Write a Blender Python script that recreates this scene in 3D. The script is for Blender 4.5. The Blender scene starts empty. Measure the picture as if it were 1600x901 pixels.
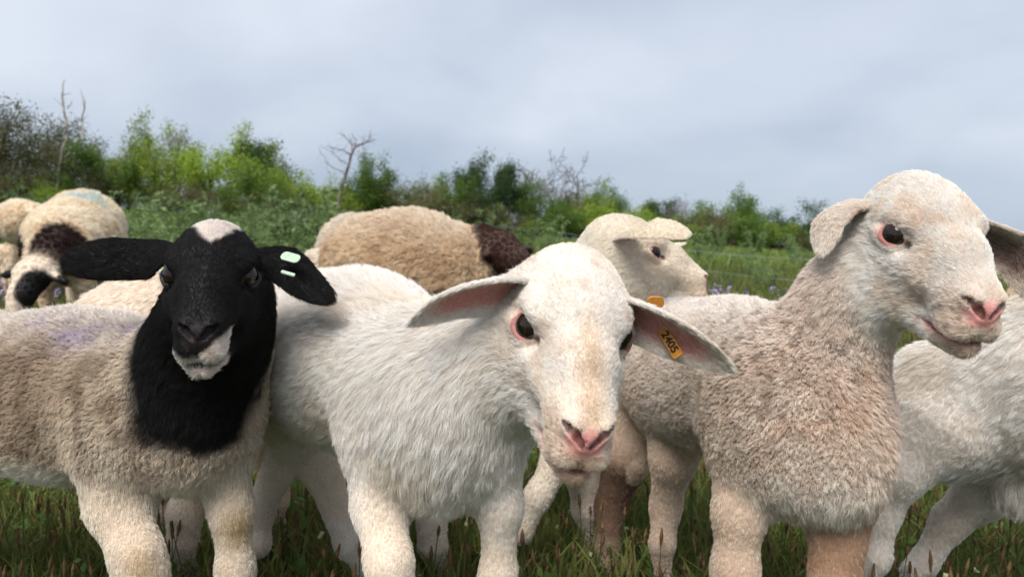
import bpy, math, random
import numpy as np
from mathutils import Vector, Matrix

# ------------------------------------------------------------------ camera
F_PX = 1186.0                      # focal length in photo pixels (1600 wide)
CAM = np.array([0.0, 0.0, 0.60])
PITCH, ROLL = math.radians(3.75), math.radians(1.5)
scene = bpy.context.scene
COL = scene.collection

def cam_axes():
    f = np.array([0, math.cos(PITCH), -math.sin(PITCH)])
    r0 = np.array([1.0, 0, 0]); u0 = np.cross(r0, f)
    c, s = math.cos(ROLL), math.sin(ROLL)
    r = c * r0 + s * u0            # the camera leans a little, so the horizon drops to the right
    u = np.cross(r, f)
    return r, u, f
CR, CU, CF = cam_axes()
cam_d = bpy.data.cameras.new('camera'); cam = bpy.data.objects.new('camera', cam_d); COL.objects.link(cam)
cam_d.sensor_width = 36.0; cam_d.lens = 36.0 * F_PX / 1600.0
cam_d.clip_start = 0.02; cam_d.clip_end = 3000
m = Matrix.Identity(4)
for i in range(3):
    m[i][0], m[i][1], m[i][2], m[i][3] = CR[i], CU[i], -CF[i], CAM[i]
cam.matrix_world = m
cam_d.dof.use_dof = True; cam_d.dof.focus_distance = 0.78; cam_d.dof.aperture_fstop = 9.0
scene.camera = cam

# ------------------------------------------------------------------ world, sun, exposure
SUN_EL, SUN_AZ = math.radians(54), math.radians(202)      # azimuth from +Y towards +X is positive
w = bpy.data.worlds.new('World'); scene.world = w; w.use_nodes = True
nt = w.node_tree; nt.nodes.clear(); L = nt.links.new
def N_(t, nt=nt, **kw):
    n = nt.nodes.new(t)
    for k, v in kw.items(): setattr(n, k, v)
    return n
sky = N_('ShaderNodeTexSky', sky_type='NISHITA', sun_disc=False, sun_elevation=SUN_EL, sun_rotation=SUN_AZ)
sky.air_density = 1.0; sky.dust_density = 2.0
tc = N_('ShaderNodeTexCoord'); sep = N_('ShaderNodeSeparateXYZ'); L(tc.outputs['Generated'], sep.inputs[0])
# flat cloud deck: direction projected on a plane overhead
zc = N_('ShaderNodeMath', operation='MAXIMUM'); L(sep.outputs[2], zc.inputs[0]); zc.inputs[1].default_value = 0.0
za = N_('ShaderNodeMath', operation='ADD'); L(zc.outputs[0], za.inputs[0]); za.inputs[1].default_value = 0.38
dx = N_('ShaderNodeMath', operation='DIVIDE'); L(sep.outputs[0], dx.inputs[0]); L(za.outputs[0], dx.inputs[1])
dy = N_('ShaderNodeMath', operation='DIVIDE'); L(sep.outputs[1], dy.inputs[0]); L(za.outputs[0], dy.inputs[1])
cmb = N_('ShaderNodeCombineXYZ'); L(dx.outputs[0], cmb.inputs[0]); cmb.inputs[2].default_value = 3.7; L(dy.outputs[0], cmb.inputs[1])
n1 = N_('ShaderNodeTexNoise'); n1.inputs['Scale'].default_value = 0.95; n1.inputs['Detail'].default_value = 5; n1.inputs['Roughness'].default_value = 0.46
n1.inputs['Distortion'].default_value = 0.25
L(cmb.outputs[0], n1.inputs['Vector'])
cr = N_('ShaderNodeValToRGB'); L(n1.outputs[0], cr.inputs[0])
cr.color_ramp.elements[0].position = 0.36; cr.color_ramp.elements[0].color = (0.37, 0.435, 0.545, 1)
cr.color_ramp.elements[1].position = 0.64; cr.color_ramp.elements[1].color = (0.64, 0.685, 0.765, 1)
hz = N_('ShaderNodeMapRange'); L(sep.outputs[2], hz.inputs[0])
hz.inputs[1].default_value = 0.0; hz.inputs[2].default_value = 0.13; hz.inputs[3].default_value = 0.85; hz.inputs[4].default_value = 0.0
hm = N_('ShaderNodeMix', data_type='RGBA'); L(hz.outputs[0], hm.inputs['Factor']); L(cr.outputs[0], hm.inputs['A']); hm.inputs['B'].default_value = (0.36, 0.44, 0.55, 1)
ss = N_('ShaderNodeMix', data_type='RGBA', blend_type='MULTIPLY'); ss.inputs['Factor'].default_value = 1
L(sky.outputs[0], ss.inputs['A']); ss.inputs['B'].default_value = (0.10, 0.10, 0.10, 1)
mx = N_('ShaderNodeMix', data_type='RGBA'); mx.inputs['Factor'].default_value = 0.88
L(ss.outputs['Result'], mx.inputs['A']); L(hm.outputs['Result'], mx.inputs['B'])
bg = N_('ShaderNodeBackground'); L(mx.outputs['Result'], bg.inputs[0]); bg.inputs[1].default_value = 1.0
wo = N_('ShaderNodeOutputWorld'); L(bg.outputs[0], wo.inputs[0])

sd = bpy.data.lights.new('sun', 'SUN'); sd.energy = 3.3; sd.angle = math.radians(34); sd.color = (1.0, 0.955, 0.90)
so = bpy.data.objects.new('sun', sd); COL.objects.link(so)
sdir = Vector((math.sin(SUN_AZ) * math.cos(SUN_EL), math.cos(SUN_AZ) * math.cos(SUN_EL), math.sin(SUN_EL)))
so.rotation_euler = sdir.to_track_quat('Z', 'Y').to_euler(); so.location = (0, 0, 20)
vs = scene.view_settings; vs.view_transform = 'Standard'; vs.look = 'None'; vs.exposure = 0.33; vs.gamma = 1.0; vs.use_curve_mapping = False
scene.render.engine = 'CYCLES'
cy = scene.cycles; cy.use_denoising = True; cy.max_bounces = 6; cy.diffuse_bounces = 3; cy.glossy_bounces = 2
cy.transmission_bounces = 3; cy.transparent_max_bounces = 6; cy.sample_clamp_indirect = 4
try: scene.cycles_curves.shape = 'RIBBONS'
except Exception: pass

# ------------------------------------------------------------------ small helpers
rng = np.random.default_rng(7)
def nrm(v):
    v = np.asarray(v, float); return v / (np.linalg.norm(v, axis=-1, keepdims=True) + 1e-12)
def P(px, py, d):
    """world point seen at photo pixel (px, py) at depth d"""
    return CAM + CF * d + CR * ((px - 800.0) / F_PX * d) + CU * ((450.5 - py) / F_PX * d)
def proj(X):
    q = np.asarray(X) - CAM; d = q @ CF
    return np.stack([800 + F_PX * (q @ CR) / d, 450.5 - F_PX * (q @ CU) / d, d], -1)
def ground_at(px, d):
    """point of the flat ground under image column px at depth d"""
    q = P(px, 450.5, d); return np.array([q[0], q[1], 0.0])
def tag(o, label=None, cat=None, group=None, kind=None):
    for k, v in (('label', label), ('category', cat), ('group', group), ('kind', kind)):
        if v: o[k] = v
    return o
def link(name, data, parent=None):
    o = bpy.data.objects.new(name, data); COL.objects.link(o)
    if parent is not None: o.parent = parent
    return o
def mesh_np(name, V, faces, smooth=True):
    """faces: (n,3) or (n,4) int array"""
    V = np.asarray(V, np.float32); faces = np.asarray(faces, np.int32)
    me = bpy.data.meshes.new(name); n, k = faces.shape
    me.vertices.add(len(V)); me.vertices.foreach_set('co', V.ravel())
    me.loops.add(n * k); me.loops.foreach_set('vertex_index', faces.ravel())
    me.polygons.add(n); me.polygons.foreach_set('loop_start', np.arange(0, n * k, k, dtype=np.int32))
    me.polygons.foreach_set('use_smooth', np.full(n, smooth))
    me.update(calc_edges=True); me.validate()
    return me
def vcol(me, C, name='col'):
    a = me.attributes.new(name, 'FLOAT_COLOR', 'POINT')
    c = np.ones((len(C), 4), np.float32); c[:, :3] = C; a.data.foreach_set('color', c.ravel())
def srgb(*c):
    c = np.array(c, float) / 255.0
    return np.where(c <= 0.04045, c / 12.92, ((c + 0.055) / 1.055) ** 2.4)
def sstep(a, b, x):
    t = np.clip((x - a) / (b - a), 0, 1); return t * t * (3 - 2 * t)
def hash3(i, j, k, s=0):
    """three repeatable random numbers per integer cell"""
    n = (i.astype(np.int64) * 73856093) ^ (j.astype(np.int64) * 19349663) ^ (k.astype(np.int64) * 83492791) ^ (s * 2654435761)
    out = []
    for q in range(3):
        n = (n * 6364136223846793005 + 1442695040888963407 + q) & 0x7FFFFFFFFFFFFFFF
        n ^= n >> 29
        out.append(((n >> 8) & 0xFFFFFF) / float(0xFFFFFF))
    return np.stack(out, -1)
def vnoise(X, scale, seed=0):
    """smooth value noise 0..1"""
    q = np.asarray(X) * scale; i = np.floor(q).astype(np.int64); f = q - i; f = f * f * (3 - 2 * f)
    r = 0
    for a in (0, 1):
        for b in (0, 1):
            for c in (0, 1):
                wgt = (f[:, 0] if a else 1 - f[:, 0]) * (f[:, 1] if b else 1 - f[:, 1]) * (f[:, 2] if c else 1 - f[:, 2])
                r = r + wgt * hash3(i[:, 0] + a, i[:, 1] + b, i[:, 2] + c, seed)[:, 0]
    return r
def fnoise(X, scale, seed=0, oct=3):
    r, a, t = 0, 1.0, 0
    for o in range(oct):
        r = r + a * vnoise(X, scale * 2 ** o, seed + o); t += a; a *= 0.5
    return r / t
def nearest_cell(X, spacing, seed):
    """nearest feature point of a jittered grid (for tufts)"""
    i = np.floor(X / spacing).astype(np.int64); best = np.full(len(X), 1e9); bp = np.zeros_like(X); br = np.zeros(len(X))
    for a in (-1, 0, 1):
        for b in (-1, 0, 1):
            for c in (-1, 0, 1):
                ii = i + np.array([a, b, c]); h = hash3(ii[:, 0], ii[:, 1], ii[:, 2], seed)
                p = (ii + h) * spacing; d = ((p - X) ** 2).sum(1); mk = d < best
                best[mk] = d[mk]; bp[mk] = p[mk]; br[mk] = (h[mk, 0] * 7.13 + h[mk, 1] * 3.7) % 1.0
    return bp, br

# ------------------------------------------------------------------ implicit bodies
class Shape:
    """smooth union of tapered limbs and ellipsoids; meshed as one continuous skin"""
    def __init__(self): self.p = []
    def cone(self, a, b, ra, rb, k=0.03, flow=None, ln=1.0, flat=None, op=1, tagn='body'):
        a = np.asarray(a, float); b = np.asarray(b, float)
        fl = nrm(b - a) if flow is None else np.asarray(flow, float)
        self.p.append(dict(t='c', a=a, b=b, ra=ra, rb=rb, k=k, flow=fl, ln=ln, flat=flat, op=op, tag=tagn)); return self
    def ell(self, c, r, R=None, k=0.03, flow=(0, 0, -1), ln=1.0, op=1, tagn='body'):
        self.p.append(dict(t='e', c=np.asarray(c, float), r=np.asarray(r, float), R=np.eye(3) if R is None else R, k=k,
                           flow=np.asarray(flow, float), ln=ln, op=op, tag=tagn)); return self
    def dist(self, p, X):
        if p['t'] == 'c':
            q = X - p['a']; ba = p['b'] - p['a']; s = 1.0
            if p['flat'] is not None:
                n, s = p['flat']; n = nrm(n)
                q = q + np.outer(q @ n, n * (1 / s - 1)); ba = ba + n * (ba @ n) * (1 / s - 1)
            t = np.clip((q @ ba) / (ba @ ba + 1e-12), 0, 1)
            return (np.linalg.norm(q - t[:, None] * ba, axis=1) - (p['ra'] + (p['rb'] - p['ra']) * t)) * min(1.0, s)
        q = (X - p['c']) @ p['R']            # columns of R are the ellipsoid's axes
        k0 = np.linalg.norm(q / p['r'], axis=1); k1 = np.linalg.norm(q / p['r'] ** 2, axis=1) + 1e-9
        return k0 * (k0 - 1) / k1
    @staticmethod
    def comb(d, e, p):
        k = p['k']
        if p['op'] == 1:
            h = np.clip(0.5 + 0.5 * (d - e) / k, 0, 1); return d + (e - d) * h - k * h * (1 - h)
        h = np.clip(0.5 - 0.5 * (d + e) / k, 0, 1)           # smooth subtraction
        return d + (-e - d) * h + k * h * (1 - h)
    def eval(self, X):
        d = np.full(len(X), 10.0)
        for p in self.p: d = self.comb(d, self.dist(p, X), p)
        return d
    def eval_blocks(self, pts, cen, diag):
        """pts (nb,m,3): only the limbs near each block are measured"""
        dc = self.eval(cen); nb, mm, _ = pts.shape; d = np.full((nb, mm), 10.0)
        for p in self.p:
            e = self.dist(p, cen)
            sel = np.abs(e) - diag * 1.6 < np.maximum(dc, 0) + diag * 1.6 + p['k'] * 1.5 if p['op'] == 1 else e - diag * 1.6 < p['k'] * 1.5 + diag
            if p['op'] == 1: sel = e - 1.6 * diag < np.maximum(dc, -0.05) + 1.6 * diag + 1.5 * p['k']
            if not sel.any(): continue
            X = pts[sel].reshape(-1, 3); dd = d[sel].reshape(-1)
            d[sel] = self.comb(dd, self.dist(p, X), p).reshape(-1, mm)
        return d
    def mesh(self, lo, hi, h, keep=None, B=8):
        lo = np.asarray(lo, float); hi = np.asarray(hi, float)
        nb = np.ceil((hi - lo) / (h * B)).astype(int); n = nb * B + 1
        bi = np.stack(np.meshgrid(*[np.arange(q) for q in nb], indexing='ij'), -1).reshape(-1, 3)
        cen = lo + (bi + 0.5) * B * h; diag = B * h * 0.87
        dc = self.eval(cen)
        if keep is not None:
            kd = keep(cen); act = (np.abs(dc) < diag * 1.35 + 0.004) & (kd < diag)
        else: act = np.abs(dc) < diag * 1.35 + 0.004
        G = np.empty(tuple(n), np.float32)
        big = np.repeat(np.repeat(np.repeat(np.where(dc < 0, -1.0, 1.0).reshape(nb).astype(np.float32), B, 0), B, 1), B, 2)
        G[:] = 1.0; G[:-1, :-1, :-1] = big
        loc = np.stack(np.meshgrid(*[np.arange(B + 1)] * 3, indexing='ij'), -1).reshape(-1, 3)
        ab = bi[act]; valid = np.zeros(tuple(nb), bool); valid[tuple(ab.T)] = True
        for s in range(0, len(ab), 256):
            bb = ab[s:s + 256]; idx = bb[:, None, :] * B + loc[None]
            d = self.eval_blocks(lo + idx * h, lo + (bb + 0.5) * B * h, diag)
            G[idx[..., 0], idx[..., 1], idx[..., 2]] = d
        # surface nets on the active blocks' cells
        ins = G < 0
        c = [ins[i:n[0] - 1 + i, j:n[1] - 1 + j, k:n[2] - 1 + k] for i in (0, 1) for j in (0, 1) for k in (0, 1)]
        cnt = sum(q.astype(np.int8) for q in c)
        cellmask = (cnt > 0) & (cnt < 8) & np.repeat(np.repeat(np.repeat(valid, B, 0), B, 1), B, 2)
        ci = np.stack(np.nonzero(cellmask), -1)
        corners = np.array([[i, j, k] for i in (0, 1) for j in (0, 1) for k in (0, 1)])
        gv = np.stack([G[ci[:, 0] + o[0], ci[:, 1] + o[1], ci[:, 2] + o[2]] for o in corners], 1)
        acc = np.zeros((len(ci), 3)); na = np.zeros(len(ci))
        for a in range(8):
            for b in range(a + 1, 8):
                if np.abs(corners[a] - corners[b]).sum() != 1: continue
                cr_ = (gv[:, a] < 0) != (gv[:, b] < 0); t = gv[:, a] / (gv[:, a] - gv[:, b] + 1e-12)
                pt = corners[a] + t[:, None] * (corners[b] - corners[a]); acc[cr_] += pt[cr_]; na[cr_] += 1
        V = lo + (ci + acc / np.maximum(na, 1)[:, None]) * h
        ids = np.full(tuple(n - 1), -1, np.int32); ids[tuple(ci.T)] = np.arange(len(ci))
        quads = []
        for ax in range(3):
            o1, o2 = [(1, 2), (2, 0), (0, 1)][ax]
            a0 = [slice(None)] * 3; a1 = [slice(None)] * 3; a0[ax] = slice(0, -1); a1[ax] = slice(1, None)
            s0, s1 = ins[tuple(a0)], ins[tuple(a1)]
            e = np.stack(np.nonzero(s0 != s1), -1)
            e = e[(e[:, o1] > 0) & (e[:, o2] > 0) & (e[:, o1] < n[o1] - 1) & (e[:, o2] < n[o2] - 1)]
            d1 = np.zeros(3, int); d2 = np.zeros(3, int); d1[o1] = 1; d2[o2] = 1
            q = np.stack([ids[tuple((e - d1 - d2).T)], ids[tuple((e - d2).T)], ids[tuple(e.T)], ids[tuple((e - d1).T)]], 1)
            fl = s0[tuple(e.T)]; q[~fl] = q[~fl][:, ::-1]
            quads.append(q[(q >= 0).all(1)])
        Q = np.concatenate(quads)
        if keep is not None: Q = Q[(keep(V)[Q] < 0).all(1)]
        used = np.unique(Q); mp = np.full(len(V), -1); mp[used] = np.arange(len(used))
        return V[used], mp[Q]
def quad_normals(V, Q):
    fn = np.cross(V[Q[:, 2]] - V[Q[:, 0]], V[Q[:, 3]] - V[Q[:, 1]])
    N = np.zeros_like(V)
    for i in range(4): np.add.at(N, Q[:, i], fn)
    return nrm(N)
def relax(V, Q, it=2, f=0.5):
    for _ in range(it):
        S = np.zeros_like(V); n = np.zeros(len(V))
        for i in range(4):
            for j in (1, 3):
                np.add.at(S, Q[:, i], V[Q[:, (i + j) % 4]]); np.add.at(n, Q[:, i], 1)
        V = V + f * (S / np.maximum(n, 1)[:, None] - V)
    return V
# ------------------------------------------------------------------ the head of a lamb, in its own frame (x to the nose, y to its left, z up)
EYE_C = np.array([0.013, 0.0405, 0.009]); EYE_R = 0.0148
EYE_OUT = nrm(np.array([0.42, 1.0, 0.08]))
LM = dict(eye_r=(0.018, -0.055, 0.011), eye_l=(0.018, 0.055, 0.011), nose=(0.138, 0, -0.021), chin=(0.118, 0, -0.082), poll=(-0.045, 0, 0.068),
          ear_r=(-0.045, -0.047, 0.024), ear_l=(-0.045, 0.047, 0.024), mouth_r=(0.076, -0.032, -0.057), mouth_l=(0.076, 0.032, -0.057),
          bridge=(0.07, 0, 0.033))
NOS = {}
def fit_head(lms, depth0, s=1.0, R0=None, z_fix=None):
    """rotation and place of a head whose landmarks fall on the given photo pixels"""
    names = list(lms); Q = np.array([LM[n] for n in names]) * s; T = np.array([lms[n] for n in names], float)
    best = None
    starts = [R0] if R0 is not None else []
    if not starts:
        for yaw in range(-90, 91, 30):
            for pit in (-50, -20, 10):
                cy_, sy_ = math.cos(math.radians(yaw)), math.sin(math.radians(yaw)); cp, sp = math.cos(math.radians(pit)), math.sin(math.radians(pit))
                x = nrm(-CF * cy_ * cp + CR * sy_ * cp + CU * sp); y = nrm(np.cross(CU, x)); starts.append(np.stack([x, y, np.cross(x, y)], 1))
    def rot(v):
        th = np.linalg.norm(v)
        if th < 1e-9: return np.eye(3)
        k = v / th; K = np.array([[0, -k[2], k[1]], [k[2], 0, -k[0]], [-k[1], k[0], 0]])
        return np.eye(3) + math.sin(th) * K + (1 - math.cos(th)) * K @ K
    c0 = T.mean(0)
    for R in starts:
        o = P(c0[0], c0[1], depth0); R = R.copy(); lam = 1e-2
        def res(R, o):
            e = (proj(Q @ R.T + o)[:, :2] - T).ravel() / 10.0
            return np.concatenate([e, [((o - CAM) @ CF - depth0) * 60.0]])
        e = res(R, o)
        for it in range(80):
            J = np.zeros((len(e), 6))
            for i in range(6):
                dv = np.zeros(6); dv[i] = 1e-5
                J[:, i] = (res(rot(dv[:3]) @ R, o + dv[3:]) - e) / 1e-5
            st = -np.linalg.solve(J.T @ J + lam * np.eye(6), J.T @ e)
            R2, o2 = rot(st[:3]) @ R, o + st[3:]; e2 = res(R2, o2)
            if e2 @ e2 < e @ e: R, o, e, lam = R2, o2, e2, lam * 0.5
            else: lam *= 4
        if best is None or e @ e < best[0]: best = (e @ e, R, o)
    return best[1], best[2], best[0]

def add_head(S, R, o, s=1.0, roman=0.0):
    def W(p): return o + R @ (np.asarray(p, float) * s)
    fb = R @ nrm(np.array([-1.0, 0, 0.0])); fd = R @ nrm(np.array([-0.8, 0, -0.5]))
    def E(c, r, k=0.02, op=1, rot=None, flow=fb, ln=0.24):
        S.ell(W(c), np.asarray(r) * s, R if rot is None else R @ rot, k * s, flow, ln, op, 'head')
    def C(a, b, ra, rb, k=0.02, op=1, flow=fb, ln=0.24):
        S.cone(W(a), W(b), ra * s, rb * s, k * s, flow, ln, None, op, 'head')
    E((-0.034, 0, 0.014), (0.060, 0.050, 0.054), 0.03)
    E((0.000, 0, 0.019), (0.050, 0.050, 0.041), 0.02)
    C((0.020, 0, 0.013), (0.062, 0, 0.0035 + roman), 0.0365, 0.0305, 0.02)
    C((0.062, 0, 0.0035 + roman), (0.102, 0, -0.0135), 0.0305, 0.0245, 0.012)
    for sg in (-1, 1):
        fs = R @ nrm(np.array([-0.9, 0.5 * sg, -0.3]))
        E((0.004, 0.037 * sg, 0.026), (0.029, 0.0165, 0.014), 0.014, flow=fs)
        E((0.006, 0.026 * sg, -0.036), (0.054, 0.027, 0.044), 0.02, flow=fd, ln=0.45)
        C((-0.034, 0.027 * sg, -0.064), (0.096, 0.010 * sg, -0.065), 0.0270, 0.0150, 0.018, flow=fd, ln=0.5)
        C((0.03, 0.034 * sg, -0.012), (0.085, 0.018 * sg, -0.024), 0.016, 0.014, 0.018)      # cheek bone
    C((-0.055, 0, -0.030), (0.03, 0, -0.058), 0.045, 0.026, 0.02, flow=fd, ln=0.6)
    E((0.103, 0, -0.032), (0.035, 0.0285, 0.034), 0.012)
    E((0.107, 0, -0.0685), (0.0275, 0.0185, 0.0140), 0.007, ln=0.5)
    for sg in (-1, 1):
        E((0.115, 0.0122 * sg, -0.0470), (0.0235, 0.0162, 0.0174), 0.006, ln=0.35)
        E((0.124, 0.0135 * sg, -0.0140), (0.0130, 0.0088, 0.0100), 0.009, ln=0.06)
    E((0.127, 0, -0.0235), (0.0115, 0.0140, 0.0135), 0.006, ln=0.05)
    n0 = len(S.p); H = Shape(); H.p = [q for q in S.p if q['tag'] == 'head']
    def surf(p, depth):
        """the point of the skin nearest to p, a little below it"""
        x = W(p)[None]
        for _ in range(6):
            g = nrm(np.array([H.eval(x + e)[0] - H.eval(x - e)[0] for e in np.eye(3) * 1e-4]))
            x = x - g * (H.eval(x)[0] + depth * s)
        return x[0]
    # mouth line, philtrum, nostrils
    for sg in (-1, 1):
        mo = [surf(q, 0.0010) for q in ((0.142, 0.0, -0.0610), (0.136, 0.013 * sg, -0.0630), (0.124, 0.0235 * sg, -0.0625), (0.102, 0.029 * sg, -0.0610), (0.088, 0.031 * sg, -0.0590), (0.074, 0.033 * sg, -0.0560))]
        rm = [0.0026, 0.0030, 0.0032, 0.0030, 0.0026, 0.0014]
        for i in range(5): S.cone(mo[i], mo[i + 1], rm[i] * s, rm[i + 1] * s, 0.0035 * s, fb, 0.3, None, -1, 'head')
        nos = [surf((0.142, 0.0042 * sg, -0.0285), -0.0002), surf((0.140, 0.0085 * sg, -0.0235), 0.0030), surf((0.136, 0.0140 * sg, -0.0170), 0.0046),
               surf((0.130, 0.0195 * sg, -0.0125), 0.0006), surf((0.124, 0.0225 * sg, -0.0125), -0.0002)]
        NOS[sg] = [(R.T @ (q_ - o)) / s for q_ in nos]
        rn = [0.0016, 0.0036, 0.0050, 0.0032, 0.0010]
        for i in range(4): S.cone(nos[i], nos[i + 1], rn[i] * s, rn[i + 1] * s, 0.0025 * s, fb, 0.05, None, -1, 'head')
        # eye: socket, lids, almond opening
        y = np.array([1, sg, 1]); ec = EYE_C * y; eo = EYE_OUT * y
        u = nrm(np.array([1.0, 0, -0.30]) - eo * (np.array([1.0, 0, -0.30]) @ eo)); v = np.cross(eo, u) * sg
        rot = np.stack([u, v, eo], 1)
        E(ec + eo * 0.0105 + u * 0.006, (0.021, 0.0135, 0.0085), 0.012, -1, rot)
        E(ec - eo * 0.001, (EYE_R + 0.0022,) * 3, 0.007, ln=0.2)
        E(ec + eo * 0.0110 + v * 0.0082 - u * 0.002, (0.0185, 0.0042, 0.0074), 0.006, rot=rot, ln=0.35)     # upper lid fold
        E(ec + eo * 0.0170 - v * 0.0012, (0.0134, 0.0084, 0.0165), 0.0014, -1, rot, ln=0.05)
        C(ec + u * 0.0145 + eo * 0.0105, ec + u * 0.023 + eo * 0.0075 - v * 0.006, 0.0016, 0.001, 0.003, -1)      # tear duct
    C((0.1400, 0, -0.0285), (0.1380, 0, -0.0570), 0.0009, 0.0012, 0.0025, -1)

def uv_ball(name, c, r, R, mat, parent, sg=1, nu=40, nv=28):
    u = np.linspace(0, 2 * np.pi, nu, endpoint=False); v = np.linspace(0, np.pi, nv + 1)
    X = np.stack([np.outer(np.sin(v), np.cos(u)), np.outer(np.sin(v), np.sin(u)), np.outer(np.cos(v), np.ones(nu))], -1).reshape(-1, 3)
    Q = np.array([[i * nu + j, (i + 1) * nu + j, (i + 1) * nu + (j + 1) % nu, i * nu + (j + 1) % nu] for i in range(nv) for j in range(nu)])
    me = mesh_np(name, c + (X * r) @ R.T, Q); me.materials.append(mat)
    eo = EYE_OUT * np.array([1, sg, 1]); uu = nrm(np.array([1.0, 0, -0.15]) - eo * (np.array([1.0, 0, -0.15]) @ eo)); vv = np.cross(eo, uu)
    a, b, c_ = X @ uu, X @ vv, X @ eo; iris = sstep(0.62, 0.56, np.hypot(a, b)) * (c_ > 0); pup = sstep(1.1, 0.85, np.maximum(np.abs(a) / 0.44, np.abs(b) / 0.24)) * (c_ > 0)
    cc = np.tile(np.array([0.012, 0.008, 0.006]), (len(X), 1)); cc = cc + iris[:, None] * (np.array([0.022, 0.012, 0.007]) - cc); cc = cc + pup[:, None] * (np.array([0.003, 0.003, 0.004]) - cc); vcol(me, cc)
    return link(name, me, parent)

# a drooping ear: a cupped leaf with thickness, along a bent line
def ear_mesh(ctrl, inner, width, cup=0.9, th=0.0042, ns=40, ntt=18, tipw=0.12, shape=None):
    """ctrl: world points base..tip; inner: direction the cup opens to (one vector or one per control point); width: half width in m"""
    ctrl = np.asarray(ctrl, float); s = np.linspace(0, 1, ns)
    m_ = len(ctrl); tt = s * (m_ - 1); i = np.minimum(tt.astype(int), m_ - 2); f = (tt - i)[:, None]
    ext = np.vstack([2 * ctrl[0] - ctrl[1], ctrl, 2 * ctrl[-1] - ctrl[-2]])
    p0, p1, p2, p3 = ext[i], ext[i + 1], ext[i + 2], ext[i + 3]
    def cr_(p0, p1, p2, p3, f): return 0.5 * (2 * p1 + (p2 - p0) * f + (2 * p0 - 5 * p1 + 4 * p2 - p3) * f ** 2 + (3 * p1 - p0 - 3 * p2 + p3) * f ** 3)
    Cn = cr_(p0, p1, p2, p3, f); T = nrm(np.gradient(Cn, axis=0))
    inn = np.asarray(inner, float)
    if inn.ndim == 1: inn = np.repeat(inn[None], m_, 0)
    I = inn[i] * (1 - f) + inn[i + 1] * f
    I = nrm(I - T * (I * T).sum(1)[:, None]); Lt = np.cross(T, I)
    prof = shape(s) if shape else (0.50 + 0.50 * sstep(0, 0.35, s)) * np.sqrt(np.clip(1 - np.maximum(0, (s - 0.42) / 0.585) ** 2.4, 0, 1)) 
    prof = np.maximum(prof, 0.02)
    cupv = cup * (1.25 - 0.75 * s)                    # radians of half arc: rolled at the base, flatter to the tip
    t = np.linspace(-1, 1, ntt)
    A = cupv[:, None] * t[None]; rad = (width * prof / np.maximum(np.sin(np.minimum(cupv, 1.5)), 0.2))
    lat = np.sin(A) * rad[:, None]; dep = (1 - np.cos(A)) * rad[:, None]
    X = Cn[:, None] + Lt[:, None] * lat[..., None] + I[:, None] * dep[..., None]
    # thickness outward, thin at the rims
    e = th * (0.35 + 0.65 * (1 - np.abs(t) ** 4))[None] * (0.45 + 0.55 * (1 - s ** 3))[:, None]
    nrmv = nrm(np.cross(np.gradient(X, axis=0), np.gradient(X, axis=1)))
    sg = np.sign((nrmv * I[:, None]).sum(-1).mean()); nrmv = nrmv * sg       # towards the inside
    Xi, Xo = X + nrmv * e[..., None] * 0.5, X - nrmv * e[..., None] * 0.5
    V = np.concatenate([Xi.reshape(-1, 3), Xo.reshape(-1, 3)]); n = ns * ntt
    a = np.arange(n).reshape(ns, ntt); qi = np.stack([a[:-1, :-1], a[1:, :-1], a[1:, 1:], a[:-1, 1:]], -1).reshape(-1, 4)
    fn = np.cross(V[qi[:, 2]] - V[qi[:, 0]], V[qi[:, 3]] - V[qi[:, 1]]); ref = nrmv.reshape(-1, 3)[qi[:, 0]]
    if ((fn * ref).sum(1)).mean() < 0: qi = qi[:, ::-1]
    qo = qi[:, ::-1] + n
    rim = np.concatenate([a[:, 0], a[-1, 1:], a[::-1, -1][1:], a[0, ::-1][1:-1]])
    r2 = np.roll(rim, -1); qr = np.stack([rim, r2, r2 + n, rim + n], 1)
    if sg < 0: pass
    Q = np.concatenate([qi, qo, qr])
    S_ = np.tile(np.repeat(s, ntt), 2); Tt = np.tile(np.tile(t, ns), 2); inner_f = np.concatenate([np.ones(n), np.zeros(n)])
    flow = np.tile(np.repeat(T, ntt, 0), (2, 1))
    return V, Q, S_, Tt, inner_f, flow
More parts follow.
